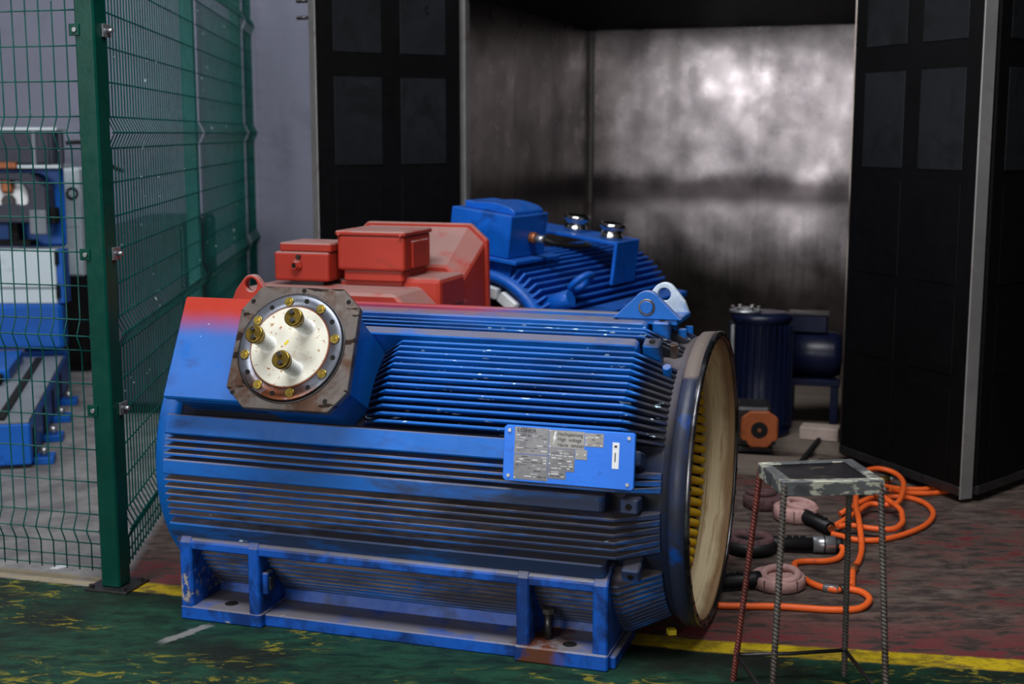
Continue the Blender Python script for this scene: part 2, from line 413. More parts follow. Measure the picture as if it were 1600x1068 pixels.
# ------------------------------------------------------------------ mesh helpers
class MB:
    def __init__(s):
        s.v = []
        s.f = []
        s.sm = []

    def add(s, verts, faces, smooth=False):
        b = len(s.v)
        s.v += [tuple(p) for p in verts]
        s.f += [[b + i for i in f] for f in faces]
        s.sm += [smooth] * len(faces)
        return s

    def box(s, c, d, rot=None):
        x, y, z = d[0] / 2, d[1] / 2, d[2] / 2
        vs = [Vector((i, j, k)) for i in (-x, x) for j in (-y, y) for k in (-z, z)]
        if rot is not None:
            vs = [rot @ p for p in vs]
        vs = [p + Vector(c) for p in vs]
        return s.add(vs, [(0, 1, 3, 2), (4, 6, 7, 5), (0, 4, 5, 1), (2, 3, 7, 6), (0, 2, 6, 4), (1, 5, 7, 3)])

    def bx(s, x0, x1, y0, y1, z0, z1):
        return s.box(((x0 + x1) / 2, (y0 + y1) / 2, (z0 + z1) / 2), (x1 - x0, y1 - y0, z1 - z0))

    def prism(s, pts, ax, a0, a1):
        """pts: 2-D outline in the plane normal to axis ax ('x' -> (y,z), 'y' -> (x,z), 'z' -> (x,y)), extruded a0..a1"""
        def mk(p, a):
            return {'x': (a, p[0], p[1]), 'y': (p[0], a, p[1]), 'z': (p[0], p[1], a)}[ax]
        n = len(pts)
        vs = [mk(p, a0) for p in pts] + [mk(p, a1) for p in pts]
        fs = [list(range(n))[::-1], list(range(n, 2 * n))] + [(i, (i + 1) % n, n + (i + 1) % n, n + i) for i in range(n)]
        return s.add(vs, fs)

    def loft(s, loops, cap=True, smooth=False):
        n = len(loops[0])
        vs = [p for l in loops for p in l]
        fs = []
        for k in range(len(loops) - 1):
            for i in range(n):
                fs.append((k * n + i, k * n + (i + 1) % n, (k + 1) * n + (i + 1) % n, (k + 1) * n + i))
        s.add(vs, fs, smooth)
        if cap:
            b = len(s.v) - len(vs)
            s.f.append([b + i for i in range(n)][::-1])
            s.sm.append(False)
            s.f.append([b + (len(loops) - 1) * n + i for i in range(n)])
            s.sm.append(False)
        return s

    def cyl(s, p0, p1, r0, r1=None, seg=20, cap=True, smooth=True):
        r1 = r0 if r1 is None else r1
        return s.lathe(p0, Vector(p1) - Vector(p0), [(0, r0), ((Vector(p1) - Vector(p0)).length, r1)], seg, cap, smooth)

    def lathe(s, p0, axis, prof, seg=24, cap=True, smooth=True, closed=False):
        """prof: list of (distance along axis, radius)"""
        p0 = Vector(p0)
        ax = Vector(axis).normalized()
        u = ax.orthogonal().normalized()
        w = ax.cross(u)
        loops = []
        for a, r in prof:
            loops.append([p0 + ax * a + (u * math.cos(2 * PI * i / seg) + w * math.sin(2 * PI * i / seg)) * r for i in range(seg)])
        if closed:
            loops.append(loops[0])
            cap = False
        return s.loft(loops, cap, smooth)

    def tube(s, path, r, seg=8, cap=True):
        path = [Vector(p) for p in path]
        loops = []
        up = None
        for i, p in enumerate(path):
            t = (path[min(i + 1, len(path) - 1)] - path[max(i - 1, 0)]).normalized()
            if up is None:
                up = t.orthogonal().normalized()
            up = (up - t * up.dot(t)).normalized()
            w = t.cross(up)
            loops.append([p + (up * math.cos(2 * PI * k / seg) + w * math.sin(2 * PI * k / seg)) * r for k in range(seg)])
        return s.loft(loops, cap, True)

    def torus(s, c, axis, R_, r, seg=32, ss=10, sx=1.0):
        c = Vector(c)
        ax = Vector(axis).normalized()
        u = ax.orthogonal().normalized()
        w = ax.cross(u)
        loops = []
        for i in range(seg + 1):
            a = 2 * PI * i / seg
            rad = u * math.cos(a) * sx + w * math.sin(a)
            loops.append([c + rad * R_ + (rad * math.cos(2 * PI * k / ss) + ax * math.sin(2 * PI * k / ss)) * r for k in range(ss)])
        return s.loft(loops, False, True)

    def xf(s, mat):
        s.v = [tuple(mat @ Vector(p)) for p in s.v]
        return s

    def obj(s, name, m, parent=None, bevel=0.0, label=None, seg=1):
        me = bpy.data.meshes.new(name)
        me.from_pydata(s.v, [], s.f)
        bm = bmesh.new()
        bm.from_mesh(me)
        for f, q in zip(bm.faces, s.sm):
            f.smooth = q
        bmesh.ops.remove_doubles(bm, verts=bm.verts, dist=1e-6)
        bmesh.ops.recalc_face_normals(bm, faces=bm.faces)
        bm.to_mesh(me)
        bm.free()
        me.materials.append(M[m] if isinstance(m, str) else m)
        o = bpy.data.objects.new(name, me)
        COL.objects.link(o)
        if parent:
            o.parent = parent
        if bevel:
            b = o.modifiers.new('bevel', 'BEVEL')
            b.width = bevel
            b.segments = seg
            b.limit_method = 'ANGLE'
            b.angle_limit = R(40)
        if label:
            o['label'] = label
        return o


def thing(name, label, cat, loc=(0, 0, 0), rot=(0, 0, 0), group=None):
    o = bpy.data.objects.new(name, None)
    o.empty_display_size = 0.1
    COL.objects.link(o)
    o.location = loc
    o.rotation_euler = rot
    return tag(o, label, cat, group)


def tag(o, label, cat, group=None):
    o['label'] = label
    o['category'] = cat
    if group:
        o['group'] = group
    return o


def struct(o):
    o['kind'] = 'structure'
    return o


def spline(pts, n=8):
    p = [Vector(q) for q in pts]
    p = [p[0] * 2 - p[1]] + p + [p[-1] * 2 - p[-2]]
    out = []
    for i in range(1, len(p) - 2):
        for k in range(n):
            t = k / n
            a, b, c, d = p[i - 1], p[i], p[i + 1], p[i + 2]
            out.append(0.5 * ((2 * b) + (c - a) * t + (2 * a - 5 * b + 4 * c - d) * t * t + (3 * b - a - 3 * c + d) * t ** 3))
    out.append(p[-2])
    return out


def dup(o, parent, mat=None):
    c = o.copy()
    COL.objects.link(c)
    c.parent = parent
    if mat is not None:
        c.matrix_local = mat
    return c


# ------------------------------------------------------------------ setting
fl = MB().bx(-9, 7, -7, 14, -0.1, 0.0).obj('floor', 'floor')
struct(fl)
OVA = R(18)
OE = Vector((math.cos(OVA), -math.sin(OVA), 0))
OD = Vector((math.sin(OVA), math.cos(OVA), 0))
ROT_O = Matrix.Rotation(-OVA, 4, 'Z')
w = MB().bx(-6.0, 2.15, 0, 0.2, 0, 6.5).obj('wall_back', 'wall')
w.location = (-2.0, 9.42, 0)
w.rotation_euler = (0, 0, -R(15.5))
struct(w)

# ------------------------------------------------------------------ drying oven (walk-in chamber)
oven = thing('drying_oven', 'large black walk-in drying oven with shiny steel back wall and open doors', 'oven',
             (-0.271, 7.30, 0), (0, 0, -OVA))
WD, DP, HT = 2.03, 2.70, 2.345
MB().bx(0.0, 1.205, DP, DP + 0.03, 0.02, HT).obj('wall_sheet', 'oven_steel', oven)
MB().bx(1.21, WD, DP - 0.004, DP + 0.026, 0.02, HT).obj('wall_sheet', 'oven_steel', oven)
MB().bx(1.190, 1.222, DP - 0.010, DP - 0.0045, 0.02, HT).obj('seam_strip', 'oven_steel', oven)
for k in range(3):
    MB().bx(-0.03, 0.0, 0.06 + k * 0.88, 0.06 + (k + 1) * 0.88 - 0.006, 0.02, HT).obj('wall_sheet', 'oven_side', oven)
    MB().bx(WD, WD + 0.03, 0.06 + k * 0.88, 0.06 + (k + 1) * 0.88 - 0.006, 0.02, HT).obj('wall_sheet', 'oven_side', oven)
MB().bx(-0.05, WD + 0.05, 0.06, DP + 0.03, HT, HT + 0.05).obj('roof_sheet', 'oven_black', oven)
MB().bx(-0.03, WD + 0.03, 0.0, DP + 0.03, 0.0, 0.02).obj('hearth_plate', 'wood', oven)
MB().bx(-0.10, WD + 0.10, 0.0, 0.06, HT, HT + 0.30).obj('lintel', 'oven_black', oven, 0.004)
MB().bx(-0.10, -0.012, 0.0, 0.06, 0.0, HT).obj('jamb', 'oven_black', oven, 0.004)
MB().bx(WD + 0.012, WD + 0.10, 0.0, 0.06, 0.0, HT).obj('jamb', 'oven_black', oven, 0.004)
MB().bx(-0.012, 0.028, -0.012, 0.06, 0.0, HT).obj('jamb_edge', 'edge_steel', oven, 0.003, 'bright bare steel edge strip')
MB().bx(0.0, 0.03, DP - 0.03, DP, 0.02, HT).obj('corner_strip', 'edge_steel', oven, 0.003)
# housing around the chamber
MB().bx(-0.62, -0.10, 0.03, 0.06, 0, 3.4).obj('facing_sheet', 'oven_black', oven)
MB().bx(WD + 0.10, WD + 1.6, 0.03, 0.06, 0, 3.4).obj('facing_sheet', 'oven_black', oven)
MB().bx(-0.10, WD + 0.10, 0.03, 0.06, HT + 0.30, 3.4).obj('facing_sheet', 'oven_black', oven)


def build_leaf(hinge, ang, width, sgn, height=2.55):
    # core slab
    m = MB().bx(0, width - 0.004, -0.025, 0.025, 0.05, height)
    mat = Matrix.Translation(hinge) @ Matrix.Rotation(ang, 4, 'Z')
    o = m.xf(mat).obj('door', 'oven_black', oven, 0.003)
    rows = [(0.08, 0.50), (0.56, 0.90), (0.96, 1.40), (1.46, 1.90), (2.02, 2.50)]
    n = 2
    cw = (width - 0.30) / n
    for i in range(n):
        for z0, z1 in rows:
            x0 = 0.09 + i * (cw + 0.11)
            y0, y1 = (0.025, 0.029) if sgn > 0 else (-0.029, -0.025)
            MB().bx(x0, x0 + cw, y0, y1, z0, z1).xf(mat).obj('door_panel', 'oven_panel_sheen' if z0 > 1.4 else 'oven_black', o, 0.003)  # upper rows greyer than the lower: sheen on the door put into the colour
    MB().bx(width - 0.004, width + 0.004, -0.034, 0.034, 0.02, height).xf(mat).obj('edge_strip', 'edge_steel', o, 0.002, 'bare steel strip on free edge')
    MB().bx(0.0, width - 0.005, -0.034, 0.034, 0.034, 0.075).xf(mat).obj('kick_rail', 'dark_steel', o, 0.003)
    return o


# right leaf swings out to its free edge near (2.01, 5.78); a second leaf folds back from there
ori = Vector((-0.271, 7.30, 0))


def loc_o(x, y, z=0.0):
    q = Vector((x, y, 0)) - ori
    return Vector((q.dot(OE), q.dot(OD), z))


hR, fR, lR = loc_o(1.672, 6.60), loc_o(2.008, 5.776), loc_o(2.60, 6.33)
dR = fR - hR
build_leaf(hR, math.atan2(dR.y, dR.x), dR.length, -1)
d2 = lR - fR
build_leaf(fR + d2.normalized() * 0.045, math.atan2(d2.y, d2.x), d2.length, -1)
hL, fL = loc_o(-0.288, 7.25), loc_o(-0.985, 6.78)
dL = fL - hL
dleft = build_leaf(hL, math.atan2(dL.y, dL.x), dL.length, 1)
for z in (2.18, 2.26, 0.5):
    p = fL + dL.normalized() * 0.03
    MB().cyl((p.x - 0.05, p.y, z), (p.x + 0.006, p.y, z), 0.010, seg=10).obj('hinge_pin', 'dark_steel', dleft)

# ------------------------------------------------------------------ big blue stator in front
MA = 18.0155
motor = thing('motor_stator', 'large blue finned high voltage motor stator lying open in the foreground', 'motor',
              (-1.115, 4.351, 0), (0, 0, -R(MA)))
TC, HC, RB, RF = 0.50, 0.50, 0.452, 0.53


def pol(s_, r_, th):
    a = R(th)
    return Vector((s_, TC - r_ * math.cos(a), HC + r_ * math.sin(a)))


barrel = MB().lathe((-0.04, TC, HC), (1, 0, 0), [(0, RB), (1.655, RB), (1.692, 0.4655), (1.692, 0.4645), (1.675, 0.4640), (1.655, 0.446), (1.62, 0.446), (1.62, 0.43), (0.0, 0.43)], 96, closed=True).obj('barrel', 'barrel', motor)
MB().lathe((-0.105, TC, HC), (1, 0, 0), [(0, 0.462), (0.012, 0.474), (0.062, 0.480), (0.075, 0.470), (0.075, 0.40), (0, 0.30)], 96, closed=True).obj('end_flange', 'blue', motor)
# open end ring and what is inside it
MB().lathe((1.648, TC, HC), (1, 0, 0), [(0, 0.466), (0.010, 0.480), (0.053, 0.484), (0.053, 0.468), (0, 0.46)], 128, closed=True).obj('end_ring', 'ring_paint', motor)
rim = MB().lathe((1.701, TC, HC), (1, 0, 0), [(0, 0.484), (0.012, 0.484), (0.014, 0.480), (0.014, 0.464), (0, 0.464)], 128, closed=True).obj('end_rim', 'rim_steel', motor, label='bare steel mating face of the open end')
hb = None
for k in range(36):
    a = 360.0 / 36 * k
    p = pol(1.7155, 0.4725, a)
    if hb is None:
        hb = MB().cyl((-0.002, 0, 0), (0.0015, 0, 0), 0.0055, seg=10).obj('bolt_hole', 'hole', rim)
        hb.location = p
    else:
        dup(hb, rim, Matrix.Translation(p))
lin_o = MB().lathe((1.590, TC, HC), (1, 0, 0), [(0, 0.430), (0.022, 0.430), (0.026, 0.424), (0.048, 0.424), (0.052, 0.436), (0.080, 0.438),
                   (0.084, 0.448), (0.110, 0.452), (0.118, 0.4635), (0.064, 0.4635), (0.050, 0.444), (0.0, 0.444)], 96, closed=True).obj('insulation_lining', 'cream', motor, label='cream insulation lining stained brown')
MB().lathe((0.1, TC, HC), (1, 0, 0), [(0, 0.428), (1.40, 0.428), (1.40, 0.34), (0, 0.34)], 64, closed=True).obj('stator_core', 'dark_steel', motor)
coil = None
for k in range(66):
    a = 360.0 / 66 * k
    if coil is None:
        m = MB().lathe((0, 0, 0), (1, 0, 0.15), [(-0.055, 0.006), (-0.04, 0.013), (0.0, 0.0165), (0.030, 0.013), (0.038, 0.006)], 10)
        coil = m.obj('winding_end', 'yellow', motor)
        coil.matrix_local = Matrix.Translation(pol(1.572, 0.405, a)) @ Matrix.Rotation(R(a), 4, 'X')
    else:
        dup(coil, motor, Matrix.Translation(pol(1.572, 0.405, a)) @ Matrix.Rotation(R(a), 4, 'X'))

# fins: one mesh for the long ones, one for the short ones beside the terminal box, rotated round the axis


def fin_mesh(s0, lead, s1=1.50, s2=1.625, t=0.0058, rt=RF, draft=0.0):
    m = MB()
    out = [(s0, RB - 0.004), (s0 + lead * 0.25, RB + (rt - RB) * 0.35), (s0 + lead, rt), (s1, rt), (s2, RB + 0.012), (s2, RB - 0.004)]
    lo2, hi2 = [], []
    for p in out:
        k = (p[1] - RB) / (rt - RB)
        tt = t * (1.0 - 0.25 * max(0, min(1, k)))
        lo2.append((p[0], TC - p[1], HC - tt))
        hi2.append((p[0], TC - p[1], HC + tt + draft * (1 - max(0, min(1, k)))))
    n = len(out)
    m.add(lo2 + hi2, [list(range(n))[::-1], list(range(n, 2 * n))] + [(i, (i + 1) % n, n + (i + 1) % n, n + i) for i in range(n)])
    return m


AX = Matrix.Translation((0, TC, HC))


def spin(th):
    return AX @ Matrix.Rotation(-R(th), 4, 'X') @ AX.inverted()


long_ang = [8.0, 10.5, 13.0] + [-1.6 - 2.7 * k for k in range(6)] + [-27.5 - 2.8 * k for k in range(12)]
short_ang = [25.4 + 2.75 * k for k in range(13)]
top_ang = [69.5, 72.5, 75.5, 84.5, 87.5, 98.0, 101.0, 104.0, 107.0, 110.0]
for a in long_ang:
    fin_mesh(-0.035, 0.004, draft=0.010).xf(spin(a + random.uniform(-0.12, 0.12))).obj('cooling_fin', 'blue_fin', motor, 0.0015)
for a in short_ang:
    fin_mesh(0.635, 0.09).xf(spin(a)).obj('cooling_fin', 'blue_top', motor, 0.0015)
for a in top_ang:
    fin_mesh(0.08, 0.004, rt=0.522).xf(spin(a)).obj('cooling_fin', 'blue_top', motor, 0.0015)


def rib_mesh(s0, s1, wd, r=RF + 0.003):
    m = MB()
    y0, y1 = TC - r, TC - RB + 0.006
    m.prism([(s0, y1), (s0, y0), (s1 - 0.012, y0), (s1, y0 + 0.012), (s1, y1)], 'z', HC - wd / 2, HC + wd / 2)
    return m


for th, wd, s0, nm in ((18.8, 0.066, -0.035, 1), (3.4, 0.050, -0.035, 1), (-21.2, 0.056, -0.035, 1), (-60.5, 0.05, -0.035, 0),
                       (63.6, 0.042, 0.10, 1), (80.0, 0.060, 0.02, 1), (93.0, 0.06, 0.02, 1)):
    rib_mesh(s0, 1.47 if th < 63 else 1.50, wd).xf(spin(th)).obj('clamping_rib', 'blue_rib', motor, 0.004)
    if nm:
        q = MB().box((1.545, TC - 0.495, HC), (0.055, 0.082, 0.046)).xf(spin(th)).obj('tie_boss', 'blue_rib', motor, 0.005)
        MB().cyl((1.545, TC - 0.536, HC), (1.545, TC - 0.5385, HC), 0.010, seg=12).xf(spin(th)).obj('tapped_hole', 'hole', q)
        if 10 < th < 63:
            MB().cyl((1.40, TC - 0.50, HC), (1.525, TC - 0.50, HC), 0.022, seg=16).xf(spin(th)).obj('tie_bolt', 'blue', motor)
# casing between ring and fins at the top: bolts on the shoulder
for th in (56, 70, 86, 100):
    q = MB().cyl((1.60, TC - 0.452, HC), (1.60, TC - 0.497, HC), 0.017, 0.015, 6, smooth=False).obj('shoulder_bolt', 'rust_steel' if th == 70 else 'blue', motor, 0.002)
    q.matrix_local = spin(th)

# ---- feet frame
LB = 1.4704
fr = MB()
fr.prism([(0.0, 0.245), (0.0, 0.272), (0.012, 0.283), (0.055, 0.312), (0.135, 0.318), (0.135, 0.296), (0.06, 0.288), (0.022, 0.262), (0.022, 0.245)], 'x', 0.0, LB)
foot = fr.obj('foot_rail', 'blue_foot', motor, 0.004)
for x0, x1 in ((0.0, 0.046), (0.256, 0.297), (1.187, 1.228), (1.430, 1.477)):
    MB().prism([(-0.004, 0.03), (-0.004, 0.268), (0.008, 0.284), (0.05, 0.316), (0.20, 0.320), (0.27, 0.20), (0.27, 0.03)], 'x', x0, x1).obj('foot_web', 'blue_foot', motor, 0.005)
MB().bx(-0.002, 0.302, -0.006, 0.30, 0.0, 0.048).obj('foot_plate', 'blue_foot', motor, 0.005)
MB().bx(1.182, 1.480, -0.010, 0.30, 0.0, 0.052).obj('foot_plate', 'blue_foot', motor, 0.005)
MB().bx(1.478, 1.497, 0.02, 0.30, 0.0, 0.040).obj('foot_toe', 'blue_foot', motor, 0.004)
MB().bx(0.30, 1.184, 0.018, 0.30, 0.0, 0.042).obj('sole_plate', 'blue_foot', motor, 0.004)
MB().prism([(0.165, 0.03), (0.225, 0.185), (0.25, 0.185), (0.25, 0.03)], 'x', 0.03, 1.44).obj('backing_plate', 'blue_foot', motor, 0.003)
MB().bx(0.296, 0.318, 0.015, 0.06, 0.11, 0.185).obj('jack_lug', 'blue_foot', motor, 0.004)
MB().bx(0.318, 0.327, 0.022, 0.052, 0.125, 0.17).obj('jack_lug', 'dark_steel', motor, 0.003)
for s_, t_ in ((0.155, 0.06), (1.345, 0.05)):
    zt = 0.0525 if s_ > 1 else 0.0485
    MB().cyl((s_, t_, zt - 0.004), (s_, t_, zt), 0.023, seg=20).obj('anchor_hole', 'hole', motor)
jb = MB().cyl((1.268, 0.075, 0.05), (1.268, 0.075, 0.135), 0.013, seg=12).obj('jack_bolt', 'dark_steel', motor)
MB().cyl((1.268, 0.075, 0.135), (1.268, 0.075, 0.152), 0.020, seg=6, smooth=False).obj('bolt_head', 'rebar', jb, 0.001)

# mirrored rear feet so that the stator stands
MB().bx(0.0, LB, 0.74, 1.0, 0.0, 0.05).obj('sole_plate', 'blue_foot', motor, 0.004)
for x0, x1 in ((0.0, 0.046), (0.256, 0.297), (1.187, 1.228), (1.430, 1.477)):
    MB().prism([(1.0, 0.05), (1.0, 0.284), (0.95, 0.316), (0.80, 0.320), (0.73, 0.20), (0.73, 0.05)], 'x', x0, x1).obj('foot_web', 'blue_foot', motor, 0.005)

# ---- terminal box on the upper left shoulder (face tilted back by 28 degrees)
TAU = R(28)
NF = Vector((0, -math.cos(TAU), math.sin(TAU)))
UP = Vector((0, math.sin(TAU), math.cos(TAU)))
P0 = Vector((0.0, -0.055, 0.770))
TB = Matrix(((1, 0, 0, P0.x), (0, UP.y, NF.y, P0.y), (0, UP.z, NF.z, P0.z), (0, 0, 0, 1)))   # local: x along axis, y up the face, z out of it
tb = MB()
tb.add([TB @ Vector(p) for p in ((0.02, 0.0, -0.022), (0.50, 0.0, -0.022), (0.50, 0.345, -0.022), (0.02, 0.345, -0.022),
                                 (0.02, 0.02, -0.26), (0.52, 0.02, -0.26), (0.52, 0.30, -0.30), (0.02, 0.30, -0.30))],
       [(0, 1, 2, 3), (7, 6, 5, 4), (0, 4, 5, 1), (1, 5, 6, 2), (2, 6, 7, 3), (3, 7, 4, 0)])
tbox = tb.obj('terminal_box', 'blue', motor, 0.004)
MB().bx(-0.005, 0.30, 0.0, 0.352, -0.022, 0.006).xf(TB).obj('cover_plate', 'blue', tbox, 0.005, 'blue cover plate with red overspray along its top edge')
OCT = [(0.325, 0.363), (0.610, 0.363), (0.676, 0.302), (0.688, 0.028), (0.634, -0.040), (0.345, -0.042), (0.274, 0.022), (0.268, 0.280)]
oc = [(0.478 + (p[0] - 0.478) * 0.93, 0.162 + (p[1] - 0.162) * 0.93) for p in OCT]
sq = lambda k: [(0.478 + (p[0] - 0.478) * k, 0.162 + (p[1] - 0.162) * k) for p in OCT]
MB().loft([[TB @ Vector((p[0], p[1], -0.24)) for p in sq(0.80)], [TB @ Vector((p[0], p[1], -0.03)) for p in sq(0.87)],
           [TB @ Vector((p[0], p[1], 0.074)) for p in oc]]).obj('box_neck', 'blue', tbox)
fl_ = MB().prism(OCT, 'z', 0.074, 0.100).xf(TB).obj('flange_plate', 'rust_steel', motor, 0.002, 'rust-stained octagonal steel flange plate')
DC = Vector((0.470, 0.160, 0))


def onp(x, y, z):
    return TB @ Vector((DC.x + x, DC.y + y, z))


MB().lathe(onp(0, 0, 0.100), TB.to_3x3() @ Vector((0, 0, 1)), [(0, 0.182), (0.002, 0.182), (0.002, 0.174), (0, 0.174)], 64, closed=True).obj('flange_groove', 'dark_steel', fl_)
MB().lathe(onp(0, 0, 0.098), TB.to_3x3() @ Vector((0, 0, 1)), [(0, 0.174), (0.010, 0.174), (0.012, 0.171), (0.012, 0.125), (0, 0.125)], 72, closed=True).obj('clamp_ring', 'ring_steel', fl_, label='grey machined clamp ring')
NZ = TB.to_3x3() @ Vector((0, 0, 1))
MB().lathe(onp(0, 0, 0.100), NZ, [(0, 0.131), (0.0135, 0.131), (0.015, 0.128)], 72).obj('insulator_disc', 'ceramic', fl_, label='white disc speckled with rust')
MB().lathe(onp(0, 0, 0.100), NZ, [(0, 0.1335), (0.0130, 0.1335), (0.0130, 0.130), (0, 0.130)], 72, closed=True).obj('rust_ring', 'flange_brown', fl_)
for k in range(8):
    a = R(22.5 + 45 * k - 10)
    p = onp(0.152 * math.cos(a), 0.152 * math.sin(a), 0.111)
    MB().lathe(p, NZ, [(0, 0.0150), (0.004, 0.0150), (0.005, 0.0135)], 20).lathe(p + NZ * 0.005, NZ, [(0, 0.0075), (0.003, 0.0070)], 6, smooth=False).obj('brass_screw', 'brass_b', fl_)
    a += R(22.5)
    p = onp(0.155 * math.cos(a), 0.155 * math.sin(a), 0.1095)
    MB().lathe(p, NZ, [(0, 0.0078), (0.003, 0.0078)], 12).obj('screw_hole', 'hole', fl_)
for x, y in ((-0.165, 0.150), (0.165, 0.160), (0.005, 0.192), (-0.170, -0.155), (0.150, -0.165)):
    MB().lathe(onp(x, y, 0.0985), NZ, [(0, 0.0075), (0.003, 0.0075)], 12).obj('corner_hole', 'hole', fl_)
for x, y in ((0.048, 0.062), (-0.072, 0.002), (0.036, -0.075)):
    base = onp(x, y, 0.112)
    prof = [(0, 0.0290), (0.004, 0.0290), (0.006, 0.0225)]
    for q in range(5):
        z0 = 0.010 + q * 0.013
        prof += [(z0, 0.0195), (z0 + 0.003, 0.0245), (z0 + 0.007, 0.0245), (z0 + 0.010, 0.0195)]
    prof += [(0.080, 0.019)]
    ins = MB().lathe(base, NZ, prof, 24).obj('porcelain_bushing', 'porcelain', fl_)
    MB().lathe(base + NZ * 0.076, NZ, [(0, 0.018), (0.004, 0.026), (0.010, 0.026), (0.011, 0.0235), (0.015, 0.0235), (0.016, 0.029), (0.030, 0.029), (0.032, 0.026)], 28).obj('brass_stud', 'brass', fl_)
    for yy in (0.013, -0.013):
        c_ = base + NZ * 0.107 + (TB.to_3x3() @ Vector((yy * -0.3, yy, 0)))
        MB().lathe(c_, NZ, [(0, 0.0085), (0.009, 0.0085), (0.010, 0.007)], 6, smooth=False).obj('stud_bolt', 'dark_steel', fl_)
MB().bx(-0.012, -0.004, 0.0, 0.018, 0.1148, 0.1158).xf(TB @ Matrix.Translation((DC.x - 0.01, DC.y, 0)) @ Matrix.Rotation(R(-35), 4, 'Z')).obj('chalk_mark', 'yscrap', fl_)

# ---- nameplate carrier on the flank
np_ang = math.atan2(0.020, 0.166)
NPM = Matrix.Translation((1.163, -0.058, 0.589)) @ Matrix.Rotation(-np_ang, 4, 'X')     # x along, z up the plate, -y out of it
PW, PH = 0.402, 0.168
npl = MB().prism([(0.008, 0), (PW - 0.006, 0), (PW, 0.006), (PW, PH - 0.006), (PW - 0.006, PH), (0.008, PH), (0, PH - 0.008), (0, 0.008)], 'y', -0.006, 0.010).xf(NPM).obj(
    'nameplate_carrier', 'blue_clean', motor, 0.002, 'bright blue plate carrying metal rating labels')
for x in (0.05, 0.35):
    MB().bx(x, x + 0.02, 0.008, 0.06, 0.05, 0.12).xf(NPM).obj('standoff', 'blue_fin', npl)


def lab(name, pts, m, y=-0.0068):
    return MB().prism([(a * PW, (1 - b) * PH) for a, b in pts], 'y', y, -0.0055).xf(NPM).obj(name, m, npl)


def rect(a0, a1, b0, b1):
    return [(a0, b1), (a1, b1), (a1, b0), (a0, b0)]


lab('rating_label', rect(0.085, 0.350, 0.02, 0.50), 'label')
lab('rating_label', rect(0.085, 0.350, 0.51, 0.955), 'label')
lab('warning_label', rect(0.353, 0.622, 0.035, 0.345), 'label_lt')
lab('data_label', [(0.353, 0.90), (0.488, 0.90), (0.488, 0.755), (0.552, 0.755), (0.552, 0.35), (0.353, 0.35)], 'label')
lab('small_label', rect(0.555, 0.645, 0.35, 0.525), 'label_lt')
lab('small_label', rect(0.626, 0.765, 0.05, 0.285), 'label_lt')
lab('white_label', rect(0.834, 0.884, 0.18, 0.64), 'white')
lab('label_mark', rect(0.852, 0.860, 0.36, 0.52), 'ink', -0.0074)
lab('label_mark', rect(0.848, 0.868, 0.23, 0.27), 'ink', -0.0074)
lab('flash_mark', [(0.378, 0.32), (0.392, 0.20), (0.380, 0.20), (0.396, 0.06), (0.409, 0.06), (0.398, 0.15), (0.410, 0.15)], 'white', -0.0074)
for a, b in ((0.045, 0.09), (0.045, 0.90), (0.955, 0.09), (0.955, 0.90)):
    MB().cyl((a * PW, -0.0095, (1 - b) * PH), (a * PW, -0.005, (1 - b) * PH), 0.0055, seg=14).xf(NPM).obj('screw', 'zinc', npl)
for a, b in ((0.36, 0.05), (0.36, 0.33), (0.362, 0.47), (0.362, 0.63), (0.362, 0.82), (0.635, 0.14), (0.635, 0.25), (0.57, 0.44), (0.63, 0.44), (0.095, 0.93), (0.75, 0.26)):
    MB().cyl((a * PW, -0.0082, (1 - b) * PH), (a * PW, -0.006, (1 - b) * PH), 0.0022, seg=10).xf(NPM).obj('rivet', 'etch', npl)
rows_l = MB()
rows_d = MB()
rr = random.Random(3)
for (a0, a1, b0, b1, st) in ((0.10, 0.335, 0.17, 0.48, 0.045), (0.10, 0.335, 0.55, 0.93, 0.05), (0.375, 0.54, 0.40, 0.73, 0.045), (0.375, 0.475, 0.78, 0.88, 0.04), (0.645, 0.755, 0.08, 0.27, 0.045)):
    b = b0
    while b < b1:
        a = a0
        while a < a1 - 0.012:
            L_ = rr.uniform(0.015, 0.06)
            if rr.random() < 0.62:
                (rows_l if rr.random() < 0.55 else rows_d).bx(a * PW, min(a + L_, a1) * PW, -0.0072, -0.0062, (1 - b) * PH, (1 - b) * PH + rr.choice((0.0012, 0.0018, 0.0026)))
            a += L_ + 0.012
        b += st
rows_l.xf(NPM).obj('stamped_lines', 'etch', npl)['kind'] = 'stuff'
rows_d.xf(NPM).obj('printed_lines', 'ink', npl)['kind'] = 'stuff'


def text(body, x, z, size, mat, parent, mtx, m, name='lettering', sx=1.0):
    cu = bpy.data.curves.new(name, 'FONT')
    cu.body = body
    cu.size = size
    cu.extrude = 0.0003
    o = bpy.data.objects.new(name, cu)
    COL.objects.link(o)
    dg = bpy.context.evaluated_depsgraph_get()
    me = bpy.data.meshes.new_from_object(o.evaluated_get(dg))
    COL.objects.unlink(o)
    bpy.data.objects.remove(o)
    me.transform(mtx @ Matrix.Translation((x, -0.0074, z)) @ Matrix.Rotation(PI / 2, 4, 'X') @ Matrix.Diagonal((sx, 1, 1, 1)))
    me.materials.clear()
    me.materials.append(M[m])
    q = bpy.data.objects.new(name, me)
    COL.objects.link(q)
    q.parent = parent
    return q


